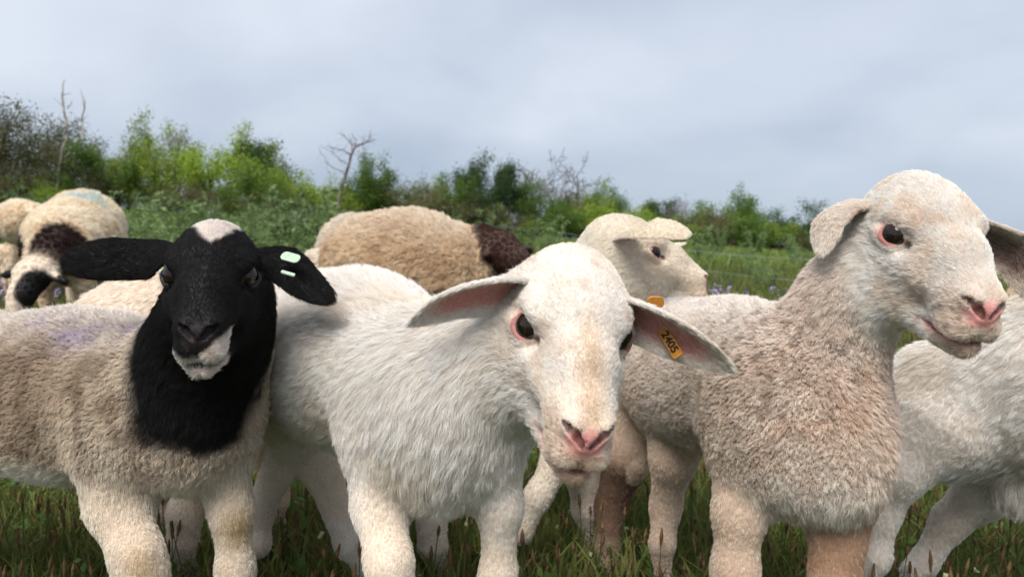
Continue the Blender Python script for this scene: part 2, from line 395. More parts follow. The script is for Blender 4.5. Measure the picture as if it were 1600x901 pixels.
# ------------------------------------------------------------------ materials for skin, fur, eyes
def material(name, base=None, attr=None, rough=0.6, spec=0.3, trans=0.0, noise=None, bump=None, coat=0.0, sheen=0.0):
    m = bpy.data.materials.new(name); m.use_nodes = True; nt = m.node_tree; b = nt.nodes['Principled BSDF']; out = nt.nodes['Material Output']
    b.inputs['Roughness'].default_value = rough; b.inputs['Specular IOR Level'].default_value = spec; b.inputs['Coat Weight'].default_value = coat
    b.inputs['Coat Roughness'].default_value = 0.03
    src = None
    if attr:
        a = nt.nodes.new('ShaderNodeAttribute'); a.attribute_name = attr; src = a.outputs['Color']
    if base is not None: b.inputs['Base Color'].default_value = (*base, 1)
    if noise:                                    # (scale, low, high) brightness mottle
        tx = nt.nodes.new('ShaderNodeTexCoord'); n = nt.nodes.new('ShaderNodeTexNoise'); n.inputs['Scale'].default_value = noise[0]; n.inputs['Detail'].default_value = 6
        nt.links.new(tx.outputs['Object'], n.inputs['Vector'])
        r = nt.nodes.new('ShaderNodeMapRange'); r.inputs[1].default_value = 0.3; r.inputs[2].default_value = 0.7; r.inputs[3].default_value = noise[1]; r.inputs[4].default_value = noise[2]
        nt.links.new(n.outputs[0], r.inputs[0])
        x = nt.nodes.new('ShaderNodeMix'); x.data_type = 'RGBA'; x.blend_type = 'MULTIPLY'; x.inputs['Factor'].default_value = 1
        if src: nt.links.new(src, x.inputs['A'])
        else: x.inputs['A'].default_value = (*base, 1)
        nt.links.new(r.outputs[0], x.inputs['B']); src = x.outputs['Result']
    if src: nt.links.new(src, b.inputs['Base Color'])
    if bump:
        tx = nt.nodes.new('ShaderNodeTexCoord'); n = nt.nodes.new('ShaderNodeTexNoise'); n.inputs['Scale'].default_value = bump[0]; n.inputs['Detail'].default_value = 4
        nt.links.new(tx.outputs['Object'], n.inputs['Vector'])
        bp = nt.nodes.new('ShaderNodeBump'); bp.inputs['Strength'].default_value = bump[1]; bp.inputs['Distance'].default_value = bump[2]
        nt.links.new(n.outputs[0], bp.inputs['Height']); nt.links.new(bp.outputs[0], b.inputs['Normal'])
    if trans > 0:
        t = nt.nodes.new('ShaderNodeBsdfTranslucent'); mixs = nt.nodes.new('ShaderNodeMixShader'); mixs.inputs[0].default_value = trans
        if src: nt.links.new(src, t.inputs[0])
        else: t.inputs[0].default_value = (*base, 1)
        nt.links.new(b.outputs[0], mixs.inputs[1]); nt.links.new(t.outputs[0], mixs.inputs[2]); nt.links.new(mixs.outputs[0], out.inputs[0])
    return m
M_SKIN = material('sheep_skin', attr='col', rough=0.55, spec=0.25, noise=(260, 0.82, 1.12), bump=(750, 0.6, 0.0012))
M_FUR = material('sheep_hair', attr='col', rough=0.62, spec=0.18, trans=0.30)
M_EYE = material('lamb_eye', attr='col', rough=0.08, spec=0.3, coat=0.2)
M_ORANGE = material('orange_tag_plastic', base=(0.50, 0.21, 0.03), rough=0.4, noise=(300, 0.75, 1.1))
M_MINT = material('pale_green_tag_plastic', base=(0.42, 0.54, 0.40), rough=0.35, noise=(250, 0.85, 1.08))
M_INK = material('tag_ink', base=(0.02, 0.015, 0.012), rough=0.6)

def tri_split(Q): return np.concatenate([Q[:, [0, 1, 2]], Q[:, [0, 2, 3]]])

def grow_fur(name, V, Q, N, flow, length, dens, colr, count, parent, radius=0.00024, lift=0.45, jit=0.25, clump=(0.0, 0.0), curl=0.0, npt=5, seed=1, wav=0.0, lenvar=0.35, colvar=0.12, tipc=None):
    """hair rooted on the skin: each hair follows the coat's direction, gathers in locks and curls"""
    g = np.random.default_rng(seed); T = tri_split(Q)
    a, b, c = V[T[:, 0]], V[T[:, 1]], V[T[:, 2]]; area = 0.5 * np.linalg.norm(np.cross(b - a, c - a), axis=1)
    cen = (a + b + c) / 3; nn = nrm(N[T].mean(1)); toc = nrm(CAM - cen)
    face = (nn * toc).sum(1); q = proj(cen)
    seen = np.where(face > -0.3, 1.0, 0.4) * np.where((q[:, 0] > -160) & (q[:, 0] < 1760) & (q[:, 1] > 100) & (q[:, 1] < 1010) & (q[:, 2] > 0), 1.0, 0.35)
    wgt = area * dens[T].mean(1) * seen; wgt /= wgt.sum()
    fi = g.choice(len(T), size=count, p=wgt); r1 = np.sqrt(g.random(count)); r2 = g.random(count)
    bw = np.stack([1 - r1, r1 * (1 - r2), r1 * r2], 1); tv = T[fi]
    def ip(A): return np.einsum('ij,ij...->i...', bw, A[tv])
    X = ip(V); n = nrm(ip(N)); fl = ip(flow); ln = ip(length); cc = ip(colr)
    keep = ln > 0.0006; X, n, fl, ln, cc = X[keep], n[keep], fl[keep], ln[keep], cc[keep]; k = len(X)
    fl = fl - n * (fl * n).sum(1)[:, None]; fl = nrm(fl + 1e-6)
    # slow swirls in the coat plus random stray
    sw = np.stack([vnoise(X, 38, 11) - .5, vnoise(X, 38, 12) - .5, vnoise(X, 38, 13) - .5], 1) * 1.1
    sw2 = np.stack([vnoise(X, 130, 14) - .5, vnoise(X, 130, 15) - .5, vnoise(X, 130, 16) - .5], 1) * 0.8
    fl = fl + (sw + sw2) * (0.5 + wav) + g.normal(0, jit, (k, 3)); fl = fl - n * (fl * n).sum(1)[:, None]; fl = nrm(fl)
    ln = ln * (1 + lenvar * (g.random(k) * 2 - 1)); stray = g.random(k) < 0.02; ln[stray] *= 1.35
    pts = np.zeros((k, npt, 3)); pts[:, 0] = X - n * 0.0003; pos = pts[:, 0].copy()
    lf = (lift * (0.75 + 0.5 * g.random(k)) * np.clip(ln / 0.010, 0.85, 1.0))[:, None]
    for i in range(1, npt):
        t = (i - 0.5) / (npt - 1)
        d = nrm(n * lf * (1.35 - 1.1 * t) + fl * (0.55 + 0.45 * t)); pos = pos + d * (ln / (npt - 1))[:, None]; pts[:, i] = pos
    if clump[0] > 0:
        fp, fr = nearest_cell(X, clump[0], seed)
        dv = fp - X; dv = dv - n * (dv * n).sum(1)[:, None]
        for i in range(1, npt):
            t = i / (npt - 1); pts[:, i] += dv * clump[1] * t ** 1.3
        cc = cc * (1 + 0.22 * (fr - 0.5))[:, None]
        ln2 = np.maximum((fr - 0.5) * 0.5, -0.05)
        pts[:, 1:] += (n * (ln * ln2)[:, None])[:, None] * (np.arange(1, npt) / (npt - 1))[None, :, None]
    if curl > 0:
        ph = g.random(k) * 6.28 if clump[0] <= 0 else fr * 6.28 + g.normal(0, .5, k)
        bt = np.cross(n, fl)
        for i in range(1, npt):
            t = i / (npt - 1); an = ph + t * 6.5
            pts[:, i] += (fl * np.cos(an)[:, None] + bt * np.sin(an)[:, None]) * (curl * t ** 0.6)
    cc = cc * (1 + g.normal(0, colvar, k))[:, None]
    hc = bpy.data.hair_curves.new(name); hc.add_curves([npt] * k)
    hc.attributes['position'].data.foreach_set('vector', pts.astype(np.float32).ravel())
    ra = hc.attributes.get('radius') or hc.attributes.new('radius', 'FLOAT', 'POINT')
    tp = np.linspace(1, 0, npt) ** 0.6 * 0.85 + 0.15
    rad = radius if np.ndim(radius) == 0 else radius
    ra.data.foreach_set('value', (np.full((k, 1), rad) * (0.75 + 0.5 * g.random((k, 1))) * tp[None]).astype(np.float32).ravel())
    ca = hc.attributes.new('col', 'FLOAT_COLOR', 'CURVE'); c4 = np.ones((k, 4), np.float32); c4[:, :3] = np.clip(cc, 0.002, 0.92); ca.data.foreach_set('color', c4.ravel())
    hc.materials.append(M_FUR)
    return link(name, hc, parent)

def loose_hairs(name, strands, parent, radius=0.00018, mat=None):
    """lashes and whiskers: list of (points, colour)"""
    hc = bpy.data.hair_curves.new(name); hc.add_curves([len(s[0]) for s in strands])
    hc.attributes['position'].data.foreach_set('vector', np.concatenate([s[0] for s in strands]).astype(np.float32).ravel())
    ra = hc.attributes.get('radius') or hc.attributes.new('radius', 'FLOAT', 'POINT')
    ra.data.foreach_set('value', np.concatenate([np.linspace(radius, radius * 0.3, len(s[0])) for s in strands]).astype(np.float32))
    ca = hc.attributes.new('col', 'FLOAT_COLOR', 'CURVE'); ca.data.foreach_set('color', np.array([[*s[1], 1] for s in strands], np.float32).ravel())
    hc.materials.append(mat or M_FUR); return link(name, hc, parent)

# ------------------------------------------------------------------ posing
def pose_head(eye_px, nose_px, d, s, rho, yaw0, side='r', pit0=30):
    """head frame from one eye and the nose; rho tilts the head, yaw is measured from facing the camera towards picture right"""
    el = np.array(LM['eye_' + side]) * s; nl = np.array(LM['nose']) * s; E = P(*eye_px, d)
    def frame(psi, th):
        x = np.array([math.sin(psi) * math.cos(th), -math.sin(th), -math.cos(psi) * math.cos(th)])
        y = np.array([math.cos(psi), 0, math.sin(psi)]); z = np.cross(y, x) * -1
        A = np.stack([x, y, np.cross(x, y)], 1)                     # in camera axes right, up, forward
        B = np.stack([CR, CU, CF], 1)
        A2 = np.stack([CR, CU, CF], 1) @ A
        # handedness: right, up, forward is left handed
        X = A2[:, 0]; Y = A2[:, 1]; Z = np.cross(X, Y)
        c, s_ = math.cos(rho), math.sin(rho)
        def rl(v):
            a, b_, f_ = v @ CR, v @ CU, v @ CF
            return CR * (a * c + b_ * s_) + CU * (-a * s_ + b_ * c) + CF * f_
        return np.stack([rl(X), rl(Y), rl(Z)], 1)
    v = np.array([math.radians(yaw0), math.radians(pit0)])
    def res(v):
        R = frame(*v); o = E - R @ el; return proj((o + R @ nl)[None])[0, :2] - np.array(nose_px)
    for _ in range(40):
        e = res(v); J = np.stack([(res(v + np.eye(2)[i] * 1e-4) - e) / 1e-4 for i in range(2)], 1)
        st = np.linalg.lstsq(J.T @ J + 4e2 * np.eye(2), -J.T @ e, rcond=None)[0]; v = v + np.clip(st, -0.15, 0.15)
    R = frame(*v); o = E - R @ el
    return R, o

class Beast:
    def __init__(self, name, label, cat='lamb', group=None):
        self.S = Shape(); self.ears = []; self.head = None; self.name = name; self.label = label; self.cat = cat; self.group = group
    def chain(self, pts, k=0.03, ln=1.0, down=0.0, flat=None, tagn='body', abs_r=False):
        X = [P(*p[:3]) for p in pts]; r = [p[3] if abs_r else p[3] * p[2] / F_PX for p in pts]
        for i in range(len(X) - 1):
            fl = nrm(nrm(X[i + 1] - X[i]) + np.array([0, 0, -down]))
            self.S.cone(X[i], X[i + 1], r[i], r[i + 1], k, fl, ln, flat, 1, tagn)
    def leg(self, pts, gx=0.0, gd=0.0, k=0.022, rfoot=0.014, knee=None, ln=0.30, swing=0.0):
        """upper leg by photo pixels, then down to a hoof standing on the ground"""
        self.chain(pts, k, ln, 0.4, tagn='leg')
        b = P(*pts[-1][:3]); rb = pts[-1][3] * pts[-1][2] / F_PX
        if b[2] > 0.17:
            kn = np.array([b[0] + gx * 0.35, b[1] + gd * 0.35, b[2] * 0.55]); self.S.cone(b, kn, rb, max(rb * 0.78, rfoot), 0.02, (0, 0, -1), ln, tagn='leg'); b = kn; rb = max(rb * 0.78, rfoot)
        ft = np.array([b[0] + gx, b[1] + gd, 0.075]); self.S.cone(b, ft, rb, rfoot, 0.015, (0, 0, -1), ln, tagn='leg')
        fw = nrm(np.array([self.fwd[0], self.fwd[1], 0])) if hasattr(self, 'fwd') else np.array([0, -1.0, 0])
        ho = ft + fw * 0.014; ho[2] = 0.018
        self.S.cone(ft, ho, rfoot * 0.95, rfoot * 1.25, 0.012, (0, 0, -1), 0.15, tagn='hoof')
        self.S.cone(ho + fw * 0.012 - np.array([0, 0, .004]), ho - fw * .006 - np.array([0, 0, 0.004]), 0.014, 0.016, 0.012, (0, 0, -1), 0.02, tagn='hoof')
    def hl(self, V): return ((V - self.o) @ self.R) / self.s
    def build(self, h_body=0.0045, h_head=0.0020, pad=0.06):
        S = self.S; pts = []; 
        for p in S.p:
            if p['op'] != 1: continue
            if p['t'] == 'c': pts += [p['a'] - p['ra'], p['a'] + p['ra'], p['b'] - p['rb'], p['b'] + p['rb']]
            else: pts += [p['c'] - p['r'].max(), p['c'] + p['r'].max()]
        pts = np.array(pts); lo, hi = pts.min(0) - 0.02, pts.max(0) + 0.02
        lo[2] = -0.004
        if self.head:
            hc = self.o + self.R @ np.array([0.03, 0, -0.008]) * self.s; hr = 0.142 * self.s
            V1, Q1 = S.mesh(hc - hr - 0.01, hc + hr + 0.01, h_head, keep=lambda X: np.linalg.norm(X - hc, axis=1) - hr - 0.004)
            V1 = relax(V1, Q1, 1, 0.4)
            V2, Q2 = S.mesh(lo, hi, h_body, keep=lambda X: hr - 0.014 - np.linalg.norm(X - hc, axis=1))
            V2 = relax(V2, Q2, 2, 0.5); V, Q = np.concatenate([V1, V2]), np.concatenate([Q1, Q2 + len(V1)])
        else:
            V, Q = S.mesh(lo, hi, h_body); V = relax(V, Q, 2, 0.5)
        n0 = len(V); ex = np.zeros((n0, 3)); exf = np.zeros((n0, 3))     # ear data: (is ear, inner, s)
        tt = np.zeros(n0)
        for e in self.ears:
            Ve, Qe, s_, t_, inn, fl = e
            Q = np.concatenate([Q, Qe + len(V)]); V = np.concatenate([V, Ve])
            ex = np.concatenate([ex, np.stack([np.ones(len(Ve)), inn, s_], 1)]); exf = np.concatenate([exf, fl]); tt = np.concatenate([tt, t_])
        self.V, self.Q = V, Q; self.N = quad_normals(V, Q); self.ex = ex; self.tt = tt
        # coat direction and length blended from the limbs
        W = np.zeros(len(V)); FL = np.zeros((len(V), 3)); LN = np.zeros(len(V)); TG = {}
        for p in S.p:
            if p['op'] != 1: continue
            w = np.exp(-np.maximum(S.dist(p, V), -0.02) / 0.012); W += w; FL += w[:, None] * p['flow']; LN += w * p['ln']
            TG[p['tag']] = TG.get(p['tag'], 0) + w
        W += 1e-20; FL /= W[:, None]; LN /= W
        self.w = {k: v / W for k, v in TG.items()}
        e = ex[:, 0] > 0; FL[e] = exf[e]; LN[e] = 0.3
        self.flow, self.ln = FL, LN
        for k in list(self.w): self.w[k][e] = 0
        for k in ('head', 'leg', 'hoof', 'neck', 'body'): self.w.setdefault(k, np.zeros(len(V)))
        return self
    def finish(self, colour, skin=None):
        """colour: per-vertex coat colour; skin: the colour of the skin beneath"""
        me = mesh_np(self.name, self.V, self.Q); me.materials.append(M_SKIN)
        vcol(me, colour * 0.8 if skin is None else skin)
        self.obj = tag(link(self.name, me), self.label, self.cat, self.group)
        return self.obj
    def eyes(self, mat=None):
        for sg in (-1, 1):
            uv_ball('eye', self.o + self.R @ ((EYE_C + EYE_OUT * 0.0018) * np.array([1, sg, 1]) * self.s), EYE_R * 1.08 * self.s, self.R, mat or M_EYE, self.obj, sg)
    def set_head(self, eye_px, nose_px, d, s, rho, yaw0, side='r', roman=0.0, pit0=30):
        self.R, self.o = pose_head(eye_px, nose_px, d, s, math.radians(rho), yaw0, side, pit0); self.s = s; self.head = True
        add_head(self.S, self.R, self.o, s, roman)
    def W(self, p): return self.o + self.R @ (np.asarray(p, float) * self.s)
    def ear(self, px, inner, half_px, **kw):
        """px: list of (x, y, depth) from base to tip"""
        X = [self.W(p[1:]) if p[0] == 'h' else P(*p) for p in px]; inner = np.asarray(inner, float)
        if inner.ndim == 1: inn = CR * inner[0] + CU * inner[1] + CF * inner[2]
        else: inn = inner @ np.stack([CR, CU, CF])
        self.ears.append(ear_mesh(X, inn, half_px * px[-1][2] / F_PX, **kw))
# ------------------------------------------------------------------ the flock
def pointed(s): return (0.55 + 0.45 * sstep(0, 0.3, s)) * np.clip(1 - np.maximum(0, (s - 0.32) / 0.685) ** 1.9, 0, 1) ** 0.72
def lamb_white():                                  # the white lamb in the middle
    b = Beast('white_lamb', 'white short-haired lamb with pink nose and orange tag numbered 2405 in its ear')
    b.set_head((812, 508), (920, 690), 0.72, 1.0, 7, 20)
    b.fwd = np.array([0.6, -0.8])
    S = b.S
    lat = nrm(np.array([0.8, 0.6, 0]))
    b.chain([(640, 592, 0.92, 124), (560, 562, 1.03, 128), (460, 556, 1.18, 118), (425, 558, 1.26, 98)], 0.05, 1.0, 0.5, flat=(lat, 0.98))
    S.ell(P(690, 655, 0.85), (0.080, 0.085, 0.106), k=0.05, flow=nrm((-0.2, 0.2, -1)), ln=1.35)
    S.ell(P(615, 650, 0.885), (0.056, 0.07, 0.095), k=0.04, flow=nrm((-0.5, 0.3, -0.8)), ln=1.15)         # near shoulder
    b.chain([(885, 490, 0.80, 66), (830, 540, 0.82, 88), (735, 600, 0.86, 122)], 0.05, 1.05, 0.7, tagn='neck')
    b.leg([(604, 690, 0.855, 66), (592, 790, 0.835, 37), (608, 880, 0.80, 32), (620, 960, 0.79, 29)], 0.0, 0.03)
    b.leg([(765, 690, 0.83, 54), (782, 790, 0.84, 30), (778, 900, 0.85, 25)], 0, 0.03)
    b.leg([(475, 585, 1.16, 84), (462, 680, 1.17, 34), (408, 790, 1.24, 20), (402, 850, 1.24, 18)], -0.03, 0.02)
    b.leg([(500, 620, 1.28, 60), (502, 730, 1.22, 28), (545, 850, 1.22, 20)], 0.02, 0.0)
    b.ear([('h', -0.038, -0.036, 0.028), (778, 450, 0.75), (705, 468, 0.745), (637, 508, 0.74)],
          [(0.1, -0.8, -0.5), (0.1, -0.75, -0.65), (0.1, -0.75, -0.6), (0.1, -0.65, -0.65)], 44, cup=0.95, shape=pointed)
    b.ear([('h', -0.038, 0.036, 0.024), (1015, 496, 0.75), (1075, 533, 0.74), (1146, 580, 0.74)],
          [(-0.4, -0.75, -0.55), (-0.45, -0.65, -0.6), (-0.4, -0.6, -0.7), (-0.3, -0.55, -0.75)], 48, cup=0.9, shape=pointed)
    return b
def lamb_right():                                  # the lamb with its head up
    b = Beast('beige_lamb', 'woolly beige lamb with raised head, pale face and dark inner ear')
    b.set_head((1388, 366), (1546, 488), 0.80, 0.94, 3, 5)
    b.fwd = np.array([0.25, -0.97]); S = b.S; lat = nrm(np.array([0.97, 0.25, 0]))
    b.chain([(1215, 600, 0.98, 118), (1140, 590, 1.12, 110), (1070, 580, 1.26, 98), (1045, 585, 1.34, 80)], 0.05, 1.0, 0.5, flat=(lat, 0.92))
    S.ell(P(1245, 665, 0.93), (0.090, 0.092, 0.110), k=0.05, flow=nrm((0.1, 0.1, -1)), ln=1.2)
    S.ell(P(1180, 660, 0.96), (0.055, 0.075, 0.095), k=0.04, flow=nrm((-0.2, 0.3, -0.8)), ln=1.0)
    S.ell(P(1312, 705, 0.88), (0.045, 0.055, 0.075), k=0.05, flow=nrm((0.1, 0.1, -1)), ln=1.3)
    b.chain([(1382, 395, 0.87, 55), (1326, 470, 0.89, 60), (1275, 580, 0.93, 90)], 0.045, 0.8, 0.4, tagn='neck')
    b.leg([(1175, 715, 0.94, 54), (1155, 800, 0.93, 36), (1149, 890, 0.93, 32)], 0, 0.02)
    b.leg([(1325, 760, 0.90, 50), (1308, 850, 0.90, 35), (1303, 900, 0.90, 32)], 0, 0.02)
    b.leg([(1062, 630, 1.26, 64), (1052, 715, 1.24, 33), (1040, 790, 1.28, 21), (1035, 850, 1.27, 18)], 0, 0)
    b.leg([(1010, 620, 1.36, 64), (980, 710, 1.36, 36), (955, 790, 1.40, 22), (948, 850, 1.39, 18)], 0, 0)
    b.ear([('h', -0.044, -0.038, 0.026), (1325, 318, 0.855), (1292, 342, 0.85), (1284, 396, 0.84)],
          [(0.6, -0.7, -0.3), (0.6, -0.7, 0.0), (0.8, -0.3, 0.45), (0.8, 0.0, 0.5)], 34, cup=0.8)
    b.ear([('h', -0.044, 0.038, 0.022), (1555, 382, 0.87), (1595, 408, 0.865), (1622, 470, 0.86)],
          [(-0.5, -0.3, -0.8), (-0.6, -0.2, -0.8), (-0.7, 0.0, -0.7), (-0.7, 0.1, -0.7)], 36, cup=0.9)
    return b
def lamb_black():                                  # black face, cream wool
    b = Beast('black_faced_lamb', 'cream woolly lamb with black head and neck, white forehead blaze and white muzzle')
    b.set_head((400, 432), (308, 524), 0.83, 0.85, 1, -5, side='l', pit0=20)
    b.fwd = np.array([1.0, -0.15]); S = b.S; lat = nrm(np.array([0.15, 1, 0]))
    b.chain([(270, 618, 0.96, 113), (120, 617, 0.99, 117), (-80, 614, 1.05, 117), (-300, 618, 1.10, 108)], 0.05, 1.0, 0.6, flat=(lat, 0.9))
    S.ell(P(302, 655, 0.93), (0.070, 0.085, 0.086), k=0.05, flow=nrm((-0.2, 0, -1)), ln=1.0)
    S.ell(P(195, 660, 0.92), (0.055, 0.06, 0.095), k=0.04, flow=nrm((-0.2, 0, -1)), ln=1.0)
    b.chain([(350, 470, 0.90, 66), (328, 540, 0.90, 74), (288, 620, 0.93, 94)], 0.045, 0.7, 0.6, tagn='neck')
    b.leg([(190, 712, 0.91, 58), (186, 790, 0.90, 43), (214, 868, 0.87, 34), (224, 905, 0.87, 32)], 0.0, 0.03)
    b.leg([(345, 705, 0.94, 46), (362, 800, 0.93, 28), (368, 890, 0.93, 25)], 0.0, 0.03)
    b.leg([(-240, 700, 1.03, 70), (-250, 800, 1.03, 40), (-265, 860, 1.05, 28)], 0, 0.02)
    b.leg([(-240, 700, 1.15, 70), (-200, 800, 1.15, 40), (-210, 860, 1.15, 28)], 0, 0.02)
    b.ear([('h', -0.040, -0.040, 0.026), (232, 400, 0.87), (165, 402, 0.865), (98, 408, 0.86)],
          [(0, -0.75, 0.1), (0, -0.5, 0.85), (0.05, -0.35, 0.9), (0.1, -0.35, 0.9)], 37, cup=0.55, shape=lambda s: (0.62 + 0.38 * sstep(0, 0.3, s)) * np.sqrt(np.clip(1 - np.maximum(0, (s - 0.55) / 0.455) ** 2.6, 0, 1)))
    b.ear([('h', -0.040, 0.040, 0.026), (440, 408, 0.87), (478, 440, 0.865), (520, 472, 0.86)],
          [(0, -0.75, 0.3), (-0.2, -0.5, 0.8), (-0.3, -0.4, 0.85), (-0.3, -0.4, 0.85)], 35, cup=0.55, shape=lambda s: (0.75 + 0.25 * sstep(0, 0.3, s)) * np.sqrt(np.clip(1 - np.maximum(0, (s - 0.30) / 0.705) ** 1.8, 0, 1)))
    return b
def lamb_behind():                                 # looking away to the right
    b = Beast('cream_lamb', 'cream white lamb looking over another lamb\'s back, its ear like a visor over its eye')
    b.set_head((1026, 394), (1103, 441), 1.27, 0.97, 0, 92, pit0=14)
    b.fwd = np.array([0.9, -0.3]); S = b.S; lat = nrm(np.array([-0.35, 0.9, 0]))
    b.chain([(880, 560, 1.38, 88), (760, 570, 1.46, 90), (640, 572, 1.54, 86)], 0.05, 1.0, 0.6, flat=(lat, 0.9))
    b.chain([(962, 402, 1.34, 50), (936, 455, 1.35, 62), (885, 540, 1.39, 86)], 0.045, 0.9, 0.4, tagn='neck')
    b.leg([(900, 640, 1.36, 50), (875, 715, 1.33, 25), (840, 775, 1.32, 18), (815, 830, 1.32, 16)], -0.03, 0)
    b.leg([(920, 640, 1.44, 50), (915, 740, 1.44, 28), (915, 800, 1.44, 20)], 0, 0)
    b.leg([(650, 640, 1.44, 60), (672, 760, 1.34, 28), (676, 850, 1.32, 22)], 0, 0)
    b.leg([(630, 640, 1.6, 60), (610, 720, 1.6, 34), (640, 790, 1.6, 24)], 0, 0)
    b.ear([('h', -0.048, -0.040, 0.028), (1003, 356, 1.20), (1038, 354, 1.18), (1078, 366, 1.17)],
          [(0, -0.8, 0.5), (0.05, -0.7, 0.7), (0, -0.7, 0.7), (0, -0.75, 0.65)], 24, cup=0.5, shape=lambda s: (0.7 + 0.3 * sstep(0, 0.3, s)) * np.sqrt(np.clip(1 - np.maximum(0, (s - 0.6) / 0.405) ** 2.6, 0, 1)))
    b.ear([('h', -0.045, 0.042, 0.026), ('h', -0.045, 0.075, 0.018), ('h', -0.04, 0.11, 0.0), (1070, 380, 1.40)],
          [(0, -0.9, 0.3)] * 4, 27, cup=0.5)
    return b
def lamb_edge():                                   # hindquarters at the picture's edge
    b = Beast('sleek_white_lamb', 'sleek white lamb turned away, only its hindquarters and bent hind leg showing')
    b.fwd = np.array([1.0, 0.1]); S = b.S; lat = nrm(np.array([0.1, -1, 0]))
    b.chain([(1800, 545, 1.02, 150), (1640, 600, 1.08, 122), (1500, 640, 1.14, 104)], 0.05, 1.0, 0.8, flat=(lat, 0.9))
    for p in S.p: p['flow'] = nrm(np.array([-0.55, 0, -0.8]))
    S.ell(P(1455, 640, 1.13), (0.055, 0.075, 0.085), k=0.05, flow=nrm((-0.4, 0, -1)), ln=1.0)
    b.leg([(1455, 670, 1.10, 76), (1405, 732, 1.10, 40), (1374, 800, 1.12, 27), (1366, 870, 1.12, 22)], -0.02, 0.01)
    b.leg([(1560, 700, 1.20, 56), (1530, 775, 1.20, 34), (1486, 812, 1.22, 24), (1442, 880, 1.24, 19)], -0.02, 0)
    b.leg([(1830, 720, 1.0, 60), (1830, 850, 1.0, 38)], 0, 0); b.leg([(1830, 720, 1.15, 60), (1830, 850, 1.15, 38)], 0, 0)
    S.ell(P(1590, 745, 1.10), (0.030, 0.03, 0.05), k=0.03, flow=(0, 0, -1), ln=1.4)
    b.chain([(1860, 520, 1.0, 110), (1960, 440, 1.0, 85)], 0.05, 1.0, 0.5, tagn='neck')
    S.ell(P(2010, 430, 0.98), (0.09, 0.05, 0.05), k=0.03, ln=0.5)
    S.cone(P(2040, 445, 0.98), P(2120, 490, 0.96), 0.045, 0.028, 0.03, ln=0.4)
    return b
def lamb_pink():                                   # cream lamb behind the black-faced one
    b = Beast('pinkish_lamb', 'pinkish cream lamb partly hidden behind the black-faced lamb\'s head')
    b.fwd = np.array([1.0, 0.1]); S = b.S
    b.chain([(420, 515, 1.36, 78), (290, 515, 1.34, 84), (215, 530, 1.33, 76)], 0.05, 0.8, 0.5, flat=(np.array([0, 1.0, 0]), 0.85))
    S.ell(P(185, 515, 1.33), (0.07, 0.07, 0.06), k=0.05, flow=nrm((-0.7, 0, -0.5)), ln=0.7)
    b.chain([(200, 470, 1.33, 34), (150, 492, 1.34, 20), (125, 530, 1.35, 12)], 0.03, 0.9, 0.3)
    b.leg([(230, 600, 1.30, 60), (225, 700, 1.30, 34), (215, 780, 1.30, 24)], 0, 0)
    b.leg([(390, 610, 1.30, 50), (310, 740, 1.26, 28), (290, 800, 1.26, 24), (285, 850, 1.26, 22)], 0, 0)
    b.leg([(420, 610, 1.42, 50), (430, 720, 1.42, 26)], 0, 0); b.leg([(250, 610, 1.42, 50), (260, 720, 1.42, 26)], 0, 0)
    b.chain([(430, 470, 1.36, 56), (500, 470, 1.42, 48)], 0.04, 0.8, 0.3, tagn='neck')
    S.ell(P(520, 475, 1.44), (0.06, 0.045, 0.05), k=0.03, ln=.4); S.cone(P(530, 480, 1.45), P(570, 510, 1.5), 0.04, 0.025, 0.03, ln=0.4)
    return b

# ------------------------------------------------------------------ coats
WHITE = srgb(243, 236, 228); CREAM = srgb(228, 216, 200); PINK = srgb(206, 128, 124); BLACK = np.array([0.010, 0.009, 0.009])
def mixc(c, d, m):
    m = np.clip(np.asarray(m, float), 0, 1)[:, None]; return c * (1 - m) + np.asarray(d) * m
def face_masks(b):
    """nose pad, lips, eye rims, tear marks in the head's own frame"""
    q = b.hl(b.V); hd = np.clip(b.w['head'] * 1.6, 0, 1)
    m = {}
    m['nose'] = hd * sstep(1.25, 0.65, np.linalg.norm((q - [0.134, 0, -0.0255]) / [0.019, 0.0200, 0.0150], axis=1) + 0.35 * (vnoise(b.V, 330, 8) - .5))
    dn = np.full(len(q), 99.0)
    for sg in (-1, 1):
        for t in np.linspace(0, 1, 13):
            k = t * 4; i = min(int(k), 3); c = NOS[sg][i] + (NOS[sg][i + 1] - NOS[sg][i]) * (k - i); dn = np.minimum(dn, np.linalg.norm(q - c, axis=1) / (0.0022 + 0.0026 * math.sin(math.pi * t)))
    m['nostril'] = hd * sstep(1.25, 0.8, dn)  # dark nostril flesh plus painted shade, as the carved holes are shallow
    zl = -0.0615 + 0.002 * sstep(0.10, 0.07, q[:, 0])
    m['lip'] = hd * sstep(0.0075, 0.002, np.abs(q[:, 2] - zl)) * sstep(0.078, 0.10, q[:, 0])
    m['line'] = hd * sstep(0.0036, 0.0014, np.abs(q[:, 2] - zl)) * sstep(0.070, 0.08, q[:, 0])
    m['muzzle'] = hd * sstep(0.085, 0.12, q[:, 0]) * sstep(0.0, -0.02, q[:, 2])
    ym = q.copy(); ym[:, 1] = np.abs(ym[:, 1]); e = ym - EYE_C; eo = EYE_OUT
    u = nrm(np.array([1.0, 0, -0.30]) - eo * (np.array([1.0, 0, -0.30]) @ eo)); v = np.cross(eo, u)
    eu, ev, en = e @ u, e @ v, e @ eo
    r = np.sqrt((eu / 0.0140) ** 2 + (ev / 0.0104) ** 2)
    m['rim'] = hd * sstep(1.08, 0.98, r) * (en > 0.004); m['lid'] = hd * sstep(1.38, 1.02, r - 0.20 * (ev < 0)) * (en > 0.0)
    m['tear'] = hd * sstep(0.0055, 0.002, np.hypot((eu - 0.0215) * 0.6, ev + 0.0045)) * (en > 0)
    return m
